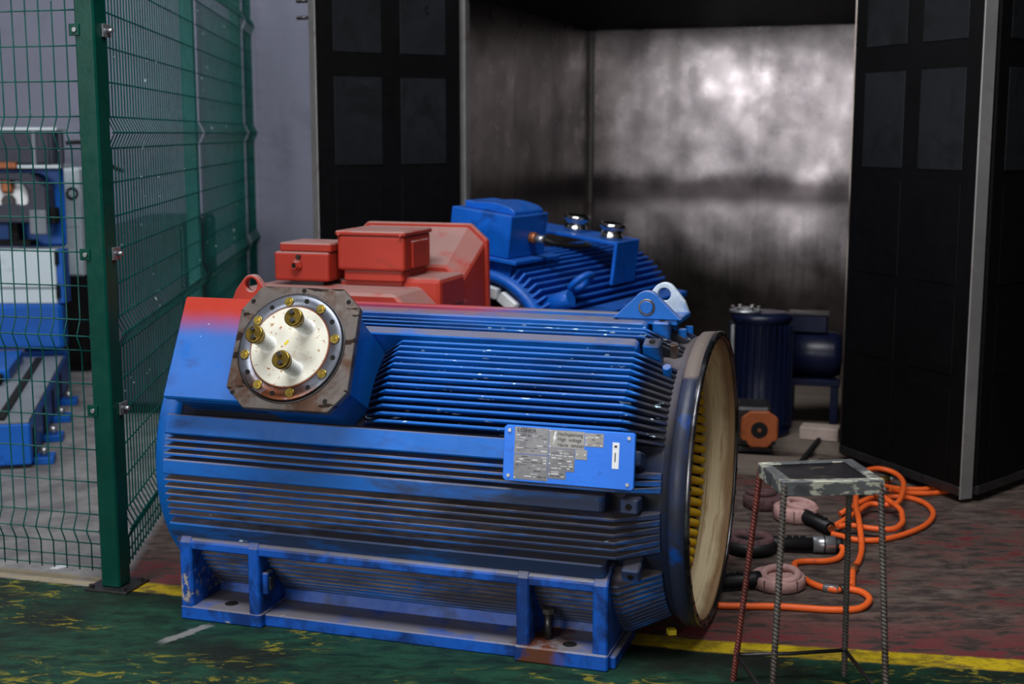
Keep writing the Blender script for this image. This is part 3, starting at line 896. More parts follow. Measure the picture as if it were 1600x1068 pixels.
text('Hochspannung', 0.418 * PW, (1 - 0.128) * PH, 0.0160, None, npl, NPM, 'ink', sx=0.80)
text('High  voltage', 0.418 * PW, (1 - 0.222) * PH, 0.0160, None, npl, NPM, 'ink', sx=0.86)
text('Haute  tension', 0.418 * PW, (1 - 0.318) * PH, 0.0160, None, npl, NPM, 'ink', sx=0.84)
text('LOHER', 0.105 * PW, (1 - 0.110) * PH, 0.0165, None, npl, NPM, 'ink', sx=1.15)

# ---- lifting lugs


def lug(name, s0, t0, z0, w_, h_, m, hole=0.024, boss=False, thick=0.03, label=None, yaw=0.0):
    pts = [(-w_ / 2, 0)]
    r = w_ * 0.20
    c = h_ - r
    for k in range(9):
        a = R(150 - 15 * k)
        pts.append((r * math.cos(a), c + r * math.sin(a)))
    pts.append((w_ / 2, 0))
    if boss:
        o = MB().prism(pts, 'y', -thick / 2, thick / 2).obj(name, m, motor, 0.003, label)
        MB().lathe((0, -thick / 2 - 0.006, c - 0.008), (0, 1, 0), [(0, hole), (0.010, hole)], 20).obj('pin', 'blue', o, 0.002)
        MB().lathe((0, -thick / 2 - 0.002, c - 0.008), (0, 1, 0), [(0, hole + 0.006), (0.004, hole + 0.006), (0.004, hole), (0, hole)], 24, closed=True).obj('pin_collar', 'rust_steel', o)
    else:
        n = 20
        ring = [(hole * math.cos(2 * PI * k / n), c + hole * math.sin(2 * PI * k / n)) for k in range(n)]
        me = MB()
        # outline resampled to n points round the hole centre so the two loops can be bridged
        outl = []
        full = pts
        for k in range(n):
            a = 2 * PI * k / n
            d = Vector((math.cos(a), math.sin(a)))
            best = None
            for i in range(len(full)):
                p, q = Vector(full[i]) - Vector((0, c)), Vector(full[(i + 1) % len(full)]) - Vector((0, c))
                den = d.x * (q - p).y - d.y * (q - p).x
                if abs(den) < 1e-9:
                    continue
                t_ = (p.x * (q - p).y - p.y * (q - p).x) / den
                u_ = (p.x * d.y - p.y * d.x) / den
                if t_ > 0 and -1e-6 <= u_ <= 1 + 1e-6 and (best is None or t_ < best):
                    best = t_
            outl.append((d.x * best, c + d.y * best))
        y0, y1 = -thick / 2, thick / 2
        vs = [(p[0], y0, p[1]) for p in outl] + [(p[0], y0, p[1]) for p in ring] + [(p[0], y1, p[1]) for p in outl] + [(p[0], y1, p[1]) for p in ring]
        fs = []
        for i in range(n):
            j = (i + 1) % n
            fs += [(i, j, n + j, n + i), (2 * n + i, 3 * n + i, 3 * n + j, 2 * n + j), (i, 2 * n + i, 2 * n + j, j), (n + i, n + j, 3 * n + j, 3 * n + i)]
        me.add(vs, fs)
        o = me.obj(name, m, motor, 0.003, label)
    o.matrix_local = Matrix.Translation((s0, t0, z0)) @ Matrix.Rotation(yaw, 4, 'Z')
    return o


MB().bx(1.40, 1.595, 0.41, 0.64, 1.012, 1.032).obj('lug_pad', 'blue', motor, 0.004)
lug('lifting_lug', 1.495, 0.42, 1.030, 0.225, 0.092, 'blue', 0.021, True, label='blue lug with a round pin through it')
lug('lifting_lug', 1.510, 0.62, 1.028, 0.20, 0.100, 'faded', 0.022, False, label='paint-worn whitish lug with an open eye')
MB().bx(0.0, 0.16, 0.38, 0.56, 1.01, 1.032).obj('lug_pad', 'red', motor, 0.004)
lug('lifting_lug', 0.045, 0.47, 1.030, 0.18, 0.092, 'red', 0.024, False, label='red painted lug with an open eye')

# ------------------------------------------------------------------ red motor behind
MROT = Matrix.Rotation(-R(MA), 4, 'Z')
rl = Vector((-1.115, 4.351, 0)) + MROT @ Vector((0.02, 1.6, 0))
red = thing('red_motor', 'red primed motor with two terminal boxes and an angular fan cowl', 'motor', rl, (0, 0, -R(MA)))


def RX(m):
    return m.xf(Matrix.Translation((-0.02, -1.6, 0)))      # coordinates below are given in the stator's frame


bo = [(-0.47, 0.10), (-0.47, 0.86), (-0.39, 0.985), (0.315, 0.985), (0.40, 0.90), (0.40, 0.10)]
RX(MB().prism(bo, 'y', 1.12, 1.76)).obj('housing', 'red', red, 0.012)
RX(MB().bx(0.22, 0.405, 1.40, 1.70, 0.88, 1.022)).obj('bearing_cap', 'red', red, 0.02, seg=2)
for k in range(5):
    RX(MB().bx(0.396, 0.43, 1.16, 1.72, 0.25 + 0.11 * k, 0.275 + 0.11 * k)).obj('housing_fin', 'red', red, 0.003)
for x in (-0.42, 0.30):
    RX(MB().bx(x, x + 0.12, 1.14, 1.74, 0.0, 0.11)).obj('foot', 'red', red, 0.006)
oct_ = lambda sc, hw, zt, zb, ch: [(sc - hw + ch * 0.3, zb), (sc - hw, zt - ch * 0.9), (sc - hw + ch, zt), (sc + hw - ch, zt), (sc + hw - 0.0, zt - ch * 0.9), (sc + hw + 0.02, zb)]
l0 = [(p[0], 1.70, p[1]) for p in oct_(0.09, 0.300, 1.045, 0.15, 0.075)]
l1 = [(p[0], 1.95, p[1]) for p in oct_(0.09, 0.322, 1.205, 0.10, 0.080)]
l2 = [(p[0], 1.97, p[1]) for p in oct_(0.09, 0.322, 1.205, 0.10, 0.080)]
RX(MB().loft([l0, l1, l2])).obj('fan_cowl', 'red', red, 0.008)
a_ = oct_(0.09, 0.334, 1.216, 0.09, 0.082)
RX(MB().prism(a_, 'y', 1.94, 1.975)).obj('cowl_rim', 'red', red, 0.006)
# large terminal box
RX(MB().bx(-0.045, 0.238, 1.39, 1.62, 0.98, 1.003)).obj('pedestal_plate', 'red', red, 0.004)
RX(MB().bx(-0.06, 0.232, 1.34, 1.60, 0.90, 0.978)).obj('pedestal', 'red', red, 0.006)
RX(MB().bx(-0.020, 0.250, 1.365, 1.62, 1.003, 1.054)).obj('box_collar', 'red', red, 0.008)
big = RX(MB().bx(-0.042, 0.264, 1.35, 1.65, 1.05, 1.200)).obj('terminal_box', 'red', red, 0.014, seg=3)
RX(MB().bx(-0.047, 0.270, 1.344, 1.656, 1.196, 1.217)).obj('lid', 'red', big, 0.006)
RX(MB().bx(0.262, 0.276, 1.42, 1.60, 1.06, 1.175)).obj('gland_plate', 'red', big, 0.005)
for x in (-0.03, 0.25):
    RX(MB().cyl((x, 1.343, 1.193), (x, 1.343, 1.205), 0.006, seg=8)).obj('lid_screw', 'red', big)
# small terminal box
sm = RX(MB().bx(-0.312, -0.058, 1.30, 1.53, 1.003, 1.126)).obj('terminal_box', 'red', red, 0.012, seg=3)
RX(MB().bx(-0.290, -0.052, 1.31, 1.525, 1.126, 1.164)).obj('lid', 'red', sm, 0.006)
RX(MB().bx(-0.26, -0.10, 1.34, 1.50, 0.95, 1.004)).obj('pedestal', 'dark_steel', red, 0.004)
g_ = RX(MB().lathe((-0.202, 1.30, 1.070), (-0.25, -1, 0), [(0, 0.026), (0.010, 0.026), (0.011, 0.020), (0.024, 0.020), (0.024, 0.012), (0.008, 0.011)], 6, smooth=False)).obj('cable_gland', 'red', sm, 0.001)
RX(MB().cyl((-0.2072, 1.279, 1.070), (-0.2077, 1.2765, 1.070), 0.0105, seg=12)).obj('gland_bore', 'hole', g_)
RX(MB().bx(-0.205, -0.185, 1.288, 1.302, 1.098, 1.116)).obj('earth_lug', 'dark_steel', sm, 0.003)

# ------------------------------------------------------------------ blue motor in the oven mouth
bm_ = thing('blue_motor', 'rolled-over blue finned motor with square terminal box in the oven mouth', 'motor',
            (-0.166, 6.36, 0.0), (0, 0, 0))
A2 = R(30)
# local frame: x to the right across the motor, y along its axis away from the open end, z up; rolled 7 degrees clockwise
BM = Matrix.Translation((0, 0, 0.60)) @ Matrix.Rotation(-A2, 4, 'Z') @ Matrix.Rotation(R(7), 4, 'Y')
LEN = 1.42


def B_(m):
    return m.xf(BM)


B_(MB().lathe((0, 0, 0), (0, 1, 0), [(0, 0.375), (0.03, 0.385), (LEN, 0.375), (LEN, 0.32), (0.0, 0.335)], 72, closed=True)).obj('barrel', 'blue_deep', bm_)
B_(MB().lathe((0, 0.25, 0), (0, 1, 0), [(0, 0.30), (0.01, 0.30)], 40)).obj('inner_shield', 'hole', bm_)
B_(MB().lathe((0, 0.03, 0), (0, 1, 0), [(0, 0.325), (0.10, 0.325), (0.10, 0.26), (0.02, 0.25)], 60, closed=True)).obj('winding_head', 'dark_steel', bm_)
for k in range(16):
    a = 2 * PI * k / 16 + 0.1
    w_ = B_(MB().box((0.287 * math.sin(a), 0.012, 0.287 * math.cos(a)), (0.098, 0.05, 0.056), Matrix.Rotation(a, 3, 'Y')))
    w_.obj('slot_insulation', 'white', bm_, 0.006)
for k in range(-13, 30):
    a = 5.0 * k
    y0 = 0.42 if -32 < a < 17 else 0.02
    m = MB().prism([(y0, 0.372), (y0 + 0.03, 0.435), (LEN - 0.03, 0.435), (LEN - 0.0, 0.372)], 'x', -0.007, 0.007)
    m.xf(Matrix.Rotation(R(a), 4, 'Y'))
    B_(m).obj('cooling_fin', 'blue_deep', bm_, 0.003)
B_(MB().bx(0.36, 0.47, 0.03, LEN - 0.02, 0.19, 0.225)).obj('rail', 'blue_deep', bm_, 0.005)
B_(MB().lathe((0.30, 0.10, 0.255), (1, 0, 0.5), [(0, 0.045), (0.12, 0.045), (0.13, 0.038)], 20)).obj('lift_boss', 'blue_deep', bm_)
B_(MB().torus((0.375, 0.27, 0.365), (0.745, -0.09, -0.65), 0.060, 0.0165, 28, 10)).obj('lifting_ring', 'blue_deep', bm_)
# terminal box on its back
B_(MB().bx(-0.245, 0.165, -0.012, 0.43, 0.432, 0.452)).obj('box_base', 'blue_deep', bm_, 0.004)
B_(MB().bx(-0.20, 0.12, 0.03, 0.38, 0.36, 0.432)).obj('box_neck', 'blue_deep', bm_)
bb = B_(MB().bx(-0.222, 0.112, 0.0, 0.36, 0.452, 0.656)).obj('terminal_box', 'blue_deep', bm_, 0.006)
prof = [(-0.175, 0.656), (-0.185, 0.688)] + [(-0.13 + 0.20 * t / 8, 0.686 + 0.012 * math.sin(PI * t / 8)) for t in range(9)] + [(0.095, 0.672), (0.10, 0.656)]
B_(MB().prism(prof, 'y', 0.05, 0.33)).obj('curved_lid', 'blue_deep', bb, 0.004)
gl = B_(MB().cyl((0.112, 0.20, 0.545), (0.145, 0.20, 0.545), 0.028, seg=8)).obj('cable_gland', 'copper', bb, 0.002)
B_(MB().cyl((0.145, 0.20, 0.545), (0.19, 0.20, 0.545), 0.019, seg=12)).obj('gland_nut', 'zinc', gl)
B_(MB().tube(spline([(0.19, 0.20, 0.545), (0.24, 0.24, 0.53), (0.28, 0.36, 0.515), (0.27, 0.52, 0.505), (0.18, 0.66, 0.490)]), 0.013)).obj('cable', 'black', gl)
# saddle bracket across the fins with a lip on its right end
sd = B_(MB().bx(-0.28, 0.340, 0.70, 0.97, 0.503, 0.521)).obj('saddle_bracket', 'blue_deep', bm_, 0.003)
B_(MB().bx(0.322, 0.340, 0.70, 0.97, 0.30, 0.504)).obj('bracket_leg', 'blue_deep', sd, 0.003)
B_(MB().bx(-0.28, -0.262, 0.70, 0.97, 0.34, 0.504)).obj('bracket_leg', 'blue_deep', sd, 0.003)
for (px, py), lb in zip(((0.022, 0.85), (0.262, 0.785)),
                        ('left one of two small flanged steel rollers standing on the blue motor bracket',
                         'right one of two small flanged steel rollers, nearer the end of the bracket')):
    base = BM @ Vector((px, py, 0.5215)) + Vector((-0.166, 6.36, 0))
    sp = MB().lathe((0, 0, 0), (0, 0, 1), [(0, 0.044), (0.004, 0.050), (0.018, 0.050), (0.024, 0.044), (0.042, 0.043), (0.050, 0.047), (0.056, 0.056), (0.074, 0.057),
                                           (0.075, 0.046), (0.068, 0.042)], 36).obj('flanged_roller', 'chrome')
    sp.location = base
    sp.scale = (1.2, 1.2, 1.1)
    sp.rotation_euler = (BM.to_3x3()).to_euler()
    tag(sp, lb, 'roller', 'flanged rollers on the blue motor bracket')
# cradle it lies on
cr = MB()
for y_ in (0.10, 0.52):
    cr.prism([(-0.34, 0.0), (0.34, 0.0), (0.34, 0.28), (0.30, 0.265), (0.17, 0.185), (0.0, 0.155), (-0.17, 0.185), (-0.30, 0.265), (-0.34, 0.28)], 'y', y_, y_ + 0.08)
cr.xf(Matrix.Rotation(-A2, 4, 'Z'))
co = cr.obj('timber_cradle', 'wood')
co.location = (-0.166, 6.36, 0.0)
tag(co, 'timber cradle blocks under the rolled-over blue motor', 'cradle')

# ------------------------------------------------------------------ things on the oven floor to the right
drum = thing('upright_motor', 'dark navy upright motor standing right of the big stator opening', 'motor', (1.335, 7.12, 0.021), (0, 0, R(-12)))
m = MB().lathe((0, 0, 0), (0, 0, 1), [(0, 0.165), (0.03, 0.165), (0.035, 0.150), (0.61, 0.150), (0.62, 0.163), (0.65, 0.163), (0.66, 0.10)], 48)
m.obj('body', 'navy', drum)
for k in range(28):
    a = 2 * PI * k / 28
    MB().box((0.157 * math.cos(a), 0.157 * math.sin(a), 0.33), (0.024, 0.006, 0.54), Matrix.Rotation(a, 3, 'Z')).obj('cooling_fin', 'navy', drum)
MB().lathe((-0.085, -0.03, 0.66), (0, 0, 1), [(0, 0.085), (0.012, 0.085), (0.014, 0.045), (0.022, 0.045)], 28).obj('flange', 'zinc', drum)
for k in range(6):
    a = 2 * PI * k / 6
    MB().cyl((-0.085 + 0.068 * math.cos(a), -0.03 + 0.068 * math.sin(a), 0.670), (-0.085 + 0.068 * math.cos(a), -0.03 + 0.068 * math.sin(a), 0.69), 0.011, seg=6, smooth=False).obj('bolt_head', 'chrome', drum)
MB().bx(-0.155, -0.135, -0.14, -0.08, 0.10, 0.60).obj('conduit_strip', 'zinc', drum, 0.003)

gm = thing('gear_motor', 'small grey motor with rust-brown square flange beside the stator opening', 'motor', (1.225, 6.62, 0.021), (0, 0, R(-8)))
MB().bx(-0.10, 0.08, 0.02, 0.24, 0.03, 0.24).obj('housing', 'dark_steel', gm, 0.02, seg=2)
MB().bx(-0.11, 0.09, 0.03, 0.23, 0.0, 0.03).obj('foot', 'dark_steel', gm, 0.004)
n8 = [(0.040, -0.092), (0.092, -0.05), (0.092, 0.06), (0.045, 0.095), (-0.045, 0.095), (-0.092, 0.06), (-0.092, -0.05), (-0.040, -0.092)]
fb = MB().prism([(p[0] + 0.02, p[1] + 0.125) for p in n8], 'y', -0.012, 0.020).obj('flange', 'flange_brown', gm, 0.008, 'rust-brown flange')
MB().lathe((0.02, -0.013, 0.125), (0, 1, 0), [(0, 0.042), (0.006, 0.042)], 24).obj('flange_bore', 'hole', fb)
MB().cyl((0.02, -0.016, 0.125), (0.02, -0.005, 0.125), 0.010, seg=10).obj('shaft_end', 'copper', fb)
for x, z in ((-0.05, 0.06), (0.09, 0.06)):
    MB().cyl((x, -0.0135, z), (x, -0.01, z), 0.012, seg=12).obj('bolt_hole', 'hole', fb)

dk = thing('pump_set', 'dark pump set in the shadow between upright motor and oven door', 'pump', (1.68, 7.30, 0.021), (0, 0, R(-15)))
MB().lathe((-0.17, 0, 0.40), (1, 0, 0.0), [(0, 0.10), (0.02, 0.125), (0.26, 0.125), (0.30, 0.11)], 28).obj('motor_body', 'navy', dk)
MB().bx(-0.15, 0.05, -0.07, 0.07, 0.525, 0.62).obj('terminal_box', 'navy', dk, 0.006)
MB().bx(-0.16, 0.06, -0.075, 0.075, 0.62, 0.632).obj('box_lid', 'dark_steel', dk, 0.003)
MB().bx(-0.17, 0.13, -0.12, 0.12, 0.24, 0.275).obj('base_tray', 'navy', dk, 0.004)
for x in (-0.14, 0.10):
    for y in (-0.09, 0.09):
        MB().bx(x - 0.02, x + 0.02, y - 0.02, y + 0.02, 0.0, 0.24).obj('leg', 'navy', dk)

bd = MB().bx(-0.24, 0.24, -0.14, 0.22, 0.0, 0.019).obj('floor_board', 'wood', None, 0.002)
bd.location = (1.24, 6.38, 0.0)
bd.rotation_euler = (0, 0, R(-15))
tag(bd, 'flat dusty board lying on the floor before the brown-flanged motor', 'board')
b2 = MB().bx(-0.10, 0.10, -0.06, 0.06, 0.0, 0.07).obj('firebrick', 'block', None, 0.006)
b2.location = (1.63, 6.96, 0.021)
b2.rotation_euler = (0, 0, R(-20))
tag(b2, 'pale dusty brick on the floor beside the right oven door', 'brick')
ba = MB().box((0, 0, 0.012), (0.022, 0.75, 0.022)).obj('steel_bar', 'hole', None, 0.002)
ba.location = (1.47, 6.54, 0.021)
ba.rotation_euler = (0, 0, R(-22))
tag(ba, 'black bar lying aslant between the board and the pale brick', 'bar')

# ------------------------------------------------------------------ mesh fence
fence = thing('mesh_fence', 'dark green welded mesh fence with square corner post and pressed folds', 'fence', (-1.432, 4.672, 0), (0, 0, 0))
FA = R(15.5)
FDIR = Vector((-math.cos(FA), math.sin(FA), 0))          # front panel runs left from the post
FN = Vector((-math.sin(FA), -math.cos(FA), 0))           # towards the viewer
GDIR = Vector((-math.sin(R(4.5)), math.cos(R(4.5)), 0))  # side panel runs back
GN = Vector((math.cos(R(4.5)), math.sin(R(4.5)), 0))
PWD = 0.076
pr = Matrix.Rotation(-FA, 4, 'Z')
post = MB().bx(-PWD / 2, PWD / 2, -PWD / 2, PWD / 2, 0.008, 2.62).xf(pr).obj('corner_post', 'green', fence, 0.006)
bp = MB().bx(-0.085, 0.085, -0.075, 0.085, 0.0, 0.009).xf(pr).obj('base_plate', 'dark_steel', fence, 0.002)
for x, y in ((-0.065, -0.055), (0.065, -0.055), (0.065, 0.06)):
    MB().cyl(pr @ Vector((x, y, 0.009)), pr @ Vector((x, y, 0.020)), 0.011, seg=6, smooth=False).obj('anchor_bolt', 'dark_steel', bp)
BENDS = (0.205, 0.914, 1.622, 2.330)


def bulge(z):
    for b in BENDS:
        if abs(z - b) < 0.055:
            return 0.026 * (1 - abs(z - b) / 0.055)
    return 0.0


ZS = [0.05]
for b in BENDS:
    ZS += [b - 0.055, b, b + 0.055]
ZS.append(2.62)
HZ = [0.06, 0.10]
for i, b in enumerate(BENDS):
    HZ += [b - 0.055, b, b + 0.055]
    if i < 3:
        for k in range(1, 5):
            HZ.append(b + 0.055 + (BENDS[i + 1] - b - 0.11) * k / 5)
HZ += [2.45, 2.57]


def panel(name, start, dirv, nrm, length, single, pitch=0.0525):
    sheet = None
    vert = MB()
    horz = MB()
    n = int(length / pitch)
    lean = 0.0
    fr_ = MB().tube([start + dirv * 0.0 + nrm * bulge(z) + Vector((0, 0, z)) for z in ZS], 0.0028, 5)
    sheet = fr_.obj(name, 'green_w', fence)
    for k in range(1, n + 1):
        pth = [start + dirv * (k * pitch) + nrm * bulge(z) + Vector((0, 0, z)) for z in ZS]
        if single:
            MB().tube(pth, 0.0028, 6).obj('upright_wire', 'green_w', sheet)
        else:
            vert.tube(pth, 0.0033, 6, False)
    for z in HZ:
        p = [start + dirv * -0.02 + nrm * (bulge(z) - 0.004) + Vector((0, 0, z)), start + dirv * (length) + nrm * (bulge(z) - 0.004) + Vector((0, 0, z))]
        if single:
            MB().tube(p, 0.0028, 6).obj('cross_wire', 'green_w', sheet)
        else:
            horz.tube(p, 0.0034, 6)
    if not single:
        o = vert.obj('upright_wires', 'green_w', sheet)
        o['kind'] = 'stuff'
        o = horz.obj('cross_wires', 'green_w', sheet)
        o['kind'] = 'stuff'
    return sheet


panel('mesh_panel', FDIR * 0.046 - FN * 0.005, FDIR, FN, 1.30, True)
panel('mesh_panel', GN * 0.030 + GDIR * 0.052, GDIR, GN, 2.08, False)
panel('mesh_panel', GN * 0.030 + GDIR * 2.21, GDIR, GN, 1.85, False)
panel('mesh_panel', GN * 0.030 + GDIR * 4.16, GDIR, GN, 0.50, False)
for d_ in (2.15, 4.10):
    q = Matrix.Translation(GDIR * d_) @ Matrix.Rotation(R(4.5), 4, 'Z')
    MB().bx(-0.04, 0.022, -0.035, 0.035, 0.008, 2.62).xf(q).obj('line_post', 'green_lt', fence, 0.005)
    MB().bx(-0.085, 0.085, -0.075, 0.075, 0.0, 0.009).xf(q).obj('base_plate', 'dark_steel', fence, 0.002)
for z in (1.965, 1.205, 0.655, 2.52):
    c_ = FN * (PWD / 2) + Vector((0, 0, z)) + FDIR * 0.032
    q = Matrix.Translation(c_) @ Matrix.Rotation(-FA, 4, 'Z')
    t1 = MB().bx(-0.024, 0.016, -0.006, 0.001, -0.020, 0.020).xf(q).obj('clip', 'green', fence, 0.002)
    MB().cyl(q @ Vector((0, -0.006, 0)), q @ Vector((0, -0.012, 0)), 0.008, seg=8).obj('clip_bolt', 'zinc', t1)
    c_ = FDIR * (-PWD / 2 - 0.004) - FN * 0.020 + Vector((0, 0, z))
    q = Matrix.Translation(c_) @ Matrix.Rotation(-FA, 4, 'Z')
    t2 = MB().bx(-0.003, 0.004, -0.014, 0.034, -0.022, 0.022).xf(q).obj('clip', 'zinc', fence, 0.001, label='bare zinc clip')
    MB().cyl(q @ Vector((0.004, 0.012, 0)), q @ Vector((0.024, 0.012, 0)), 0.008, seg=8).obj('clip_bolt', 'zinc', t2)

# ------------------------------------------------------------------ machine behind the fence
mc = thing('winding_machine', 'blue and white workshop machine with dark chuck head behind the green fence', 'machine', (-2.95, 8.4, 0), (0, 0, 0))


def C_(m):
    return m.xf(Matrix.Translation((2.95, -8.4, 0)))


# long low bed running towards the viewer
q = Vector((-2.264, 6.385, 0))
bd_dir = Vector((-0.235, 0.972, 0)).normalized()
BDM = Matrix.Translation(q) @ Matrix.Rotation(math.atan2(bd_dir.y, bd_dir.x) - PI / 2, 4, 'Z')
bed = C_(MB().bx(-0.95, -0.075, 0.03, 2.35, 0.02, 0.225).xf(BDM)).obj('bed', 'mach_blue', mc, 0.008)
C_(MB().bx(-0.58, -0.08, 0.04, 2.0, 0.2255, 0.242).xf(BDM)).obj('bed_top_plate', 'mach_bed', mc, 0.003)
C_(MB().bx(-0.235, -0.195, 0.05, 1.9, 0.2425, 0.255).xf(BDM)).obj('black_slot_strip', 'hole', mc, 0.002)
C_(MB().bx(-0.60, -0.30, 1.15, 1.85, 0.2425, 0.31).xf(BDM)).obj('slide_carriage', 'mach_blue', mc, 0.006)
C_(MB().bx(-0.66, -0.33, 1.00, 1.15, 0.2425, 0.29).xf(BDM)).obj('slide_stop', 'hole', mc, 0.006)
for k in range(4):
    y = 0.10 + 0.50 * k
    ft = C_(MB().bx(-0.076, 0.02, y, y + 0.13, 0.0, 0.035).xf(BDM)).obj('bed_foot', 'mach_blue', mc, 0.004)
    C_(MB().cyl(BDM @ Vector((-0.03, y + 0.06, 0.035)), BDM @ Vector((-0.03, y + 0.06, 0.075)), 0.020, seg=8)).obj('levelling_bolt', 'zinc', ft)
    C_(MB().bx(-0.078, -0.070, y + 0.02, y + 0.10, 0.036, 0.18).xf(BDM)).obj('slot', 'hole', mc)
# head standing on the far end of the bed
C_(MB().bx(-3.55, -2.815, 8.32, 8.44, 0.28, 0.565)).obj('trough', 'mach_blue', mc, 0.02)
C_(MB().bx(-3.55, -2.845, 8.35, 8.44, 0.566, 0.905)).obj('cover_panel', 'mach_white', mc, 0.006)
C_(MB().bx(-3.55, -2.845, 8.345, 8.352, 0.66, 0.672)).obj('panel_groove', 'mach_bed', mc)
C_(MB().bx(-2.844, -2.80, 8.36, 8.48, 0.566, 0.905)).obj('panel_edge', 'mach_blue', mc, 0.006)
for z in (0.60, 0.81):
    C_(MB().bx(-2.846, -2.825, 8.335, 8.36, z, z + 0.09)).obj('panel_hinge', 'hole', mc, 0.003)
C_(MB().bx(-3.55, -2.84, 8.55, 8.60, 0.906, 1.42)).obj('backing_plate', 'mach_blue', mc, 0.02)
# clamp head: dark angular C round a white chuck
ch = [(-3.55, 1.07), (-2.93, 1.07), (-2.885, 1.12), (-2.885, 1.28), (-2.98, 1.375), (-3.55, 1.385), (-3.55, 1.34), (-3.05, 1.33), (-2.99, 1.27), (-2.99, 1.19), (-3.05, 1.175), (-3.12, 1.19), (-3.20, 1.175), (-3.55, 1.19)]
hd = C_(MB().prism(ch, 'y', 8.36, 8.53)).obj('clamp_head', 'mach_grey', mc, 0.008)
C_(MB().cyl((-3.16, 8.545, 1.225), (-3.16, 8.44, 1.225), 0.135, seg=40)).obj('chuck', 'white', mc, 0.006)
C_(MB().cyl((-2.985, 8.545, 1.26), (-2.985, 8.48, 1.26), 0.085, seg=32)).obj('chuck', 'white', mc, 0.006)
C_(MB().cyl((-3.14, 8.44, 1.20), (-3.14, 8.40, 1.20), 0.040, seg=20)).obj('chuck_nose', 'dark_steel', mc)
C_(MB().bx(-3.18, -3.105, 8.40, 8.43, 1.25, 1.36)).obj('copper_coil', 'copper', mc, 0.012)
C_(MB().bx(-2.99, -2.885, 8.34, 8.36, 1.00, 1.15)).obj('vice_jaw', 'mach_bed', mc, 0.006)
C_(MB().bx(-2.88, -2.85, 8.40, 8.50, 1.06, 1.16)).obj('knob', 'hole', mc, 0.006)
C_(MB().bx(-3.26, -3.02, 8.42, 8.54, 0.925, 0.955)).obj('tool_rest', 'hole', mc, 0.004)
C_(MB().bx(-3.16, -3.10, 8.44, 8.52, 0.955, 1.07)).obj('tool_rest_stem', 'hole', mc, 0.004)
# motor frame on top
C_(MB().bx(-3.55, -2.84, 8.40, 8.62, 1.43, 1.635)).obj('drive_motor', 'mach_grey', mc, 0.01)
C_(MB().bx(-3.55, -2.805, 8.38, 8.60, 1.636, 1.655)).obj('frame_rail', 'mach_white', mc, 0.003)
C_(MB().bx(-3.55, -2.795, 8.38, 8.60, 1.405, 1.425)).obj('frame_rail', 'mach_white', mc, 0.003)
for x in (-2.965, -2.885, -2.80):
    C_(MB().bx(x, x + 0.022, 8.385, 8.41, 1.425, 1.636)).obj('frame_bar', 'mach_bed' if x < -2.9 else 'mach_grey', mc, 0.003)
C_(MB().bx(-3.22, -3.06, 8.37, 8.40, 1.40, 1.445)).obj('copper_terminal', 'copper', mc, 0.008)
C_(MB().tube(spline([(-2.79, 8.5, 1.56), (-2.70, 8.55, 1.56), (-2.62, 8.6, 1.50), (-2.55, 8.65, 1.41), (-2.50, 8.7, 1.38)]), 0.013)).obj('hose', 'black', mc)

cb = thing('control_cabinet', 'tall white cabinet with black lower part just behind the blue machine', 'cabinet', (-3.07, 9.30, 0), (0, 0, 0))
MB().bx(-0.28, 0.16, -0.20, 0.20, 0.66, 1.385).obj('body', 'mach_white', cb, 0.008)
MB().bx(-0.265, 0.145, -0.205, -0.199, 0.99, 1.37).obj('door', 'mach_white', cb, 0.003)
MB().bx(-0.265, 0.145, -0.205, -0.199, 0.67, 0.98).obj('door', 'mach_white', cb, 0.003)
MB().bx(-0.28, 0.16, -0.19, 0.20, 0.05, 0.655).obj('plinth', 'hole', cb, 0.006)
MB().bx(-0.28, 0.16, -0.19, 0.20, 0.0, 0.05).obj('skirting', 'hole', cb)
MB().torus((0.11, -0.21, 1.22), (0, 1, 0), 0.035, 0.008, 20, 8).obj('door_pull', 'hole', cb)

lk = thing('added_dark_cabinet', 'low dark cabinet added to darken the view behind the side mesh panel', 'cabinet', (-2.13, 8.25, 0), (0, 0, R(3)))  # invented cabinet, added to make the area behind the mesh dark
MB().bx(-0.20, 0.20, -0.55, 0.60, 0.06, 1.10).obj('body', 'mach_grey', lk, 0.006)
MB().bx(-0.19, 0.19, -0.54, 0.59, 0.0, 0.06).obj('plinth', 'hole', lk)
for k in range(2):
    d_ = MB().bx(0.2005, 0.216, -0.54 + 0.565 * k, 0.015 + 0.565 * k, 0.08, 1.08).obj('door', 'mach_grey', lk, 0.003)
    MB().bx(0.216, 0.236, -0.02 + 0.04 * k, 0.0 + 0.04 * k, 0.55, 0.72).obj('handle', 'dark_steel', d_, 0.003)

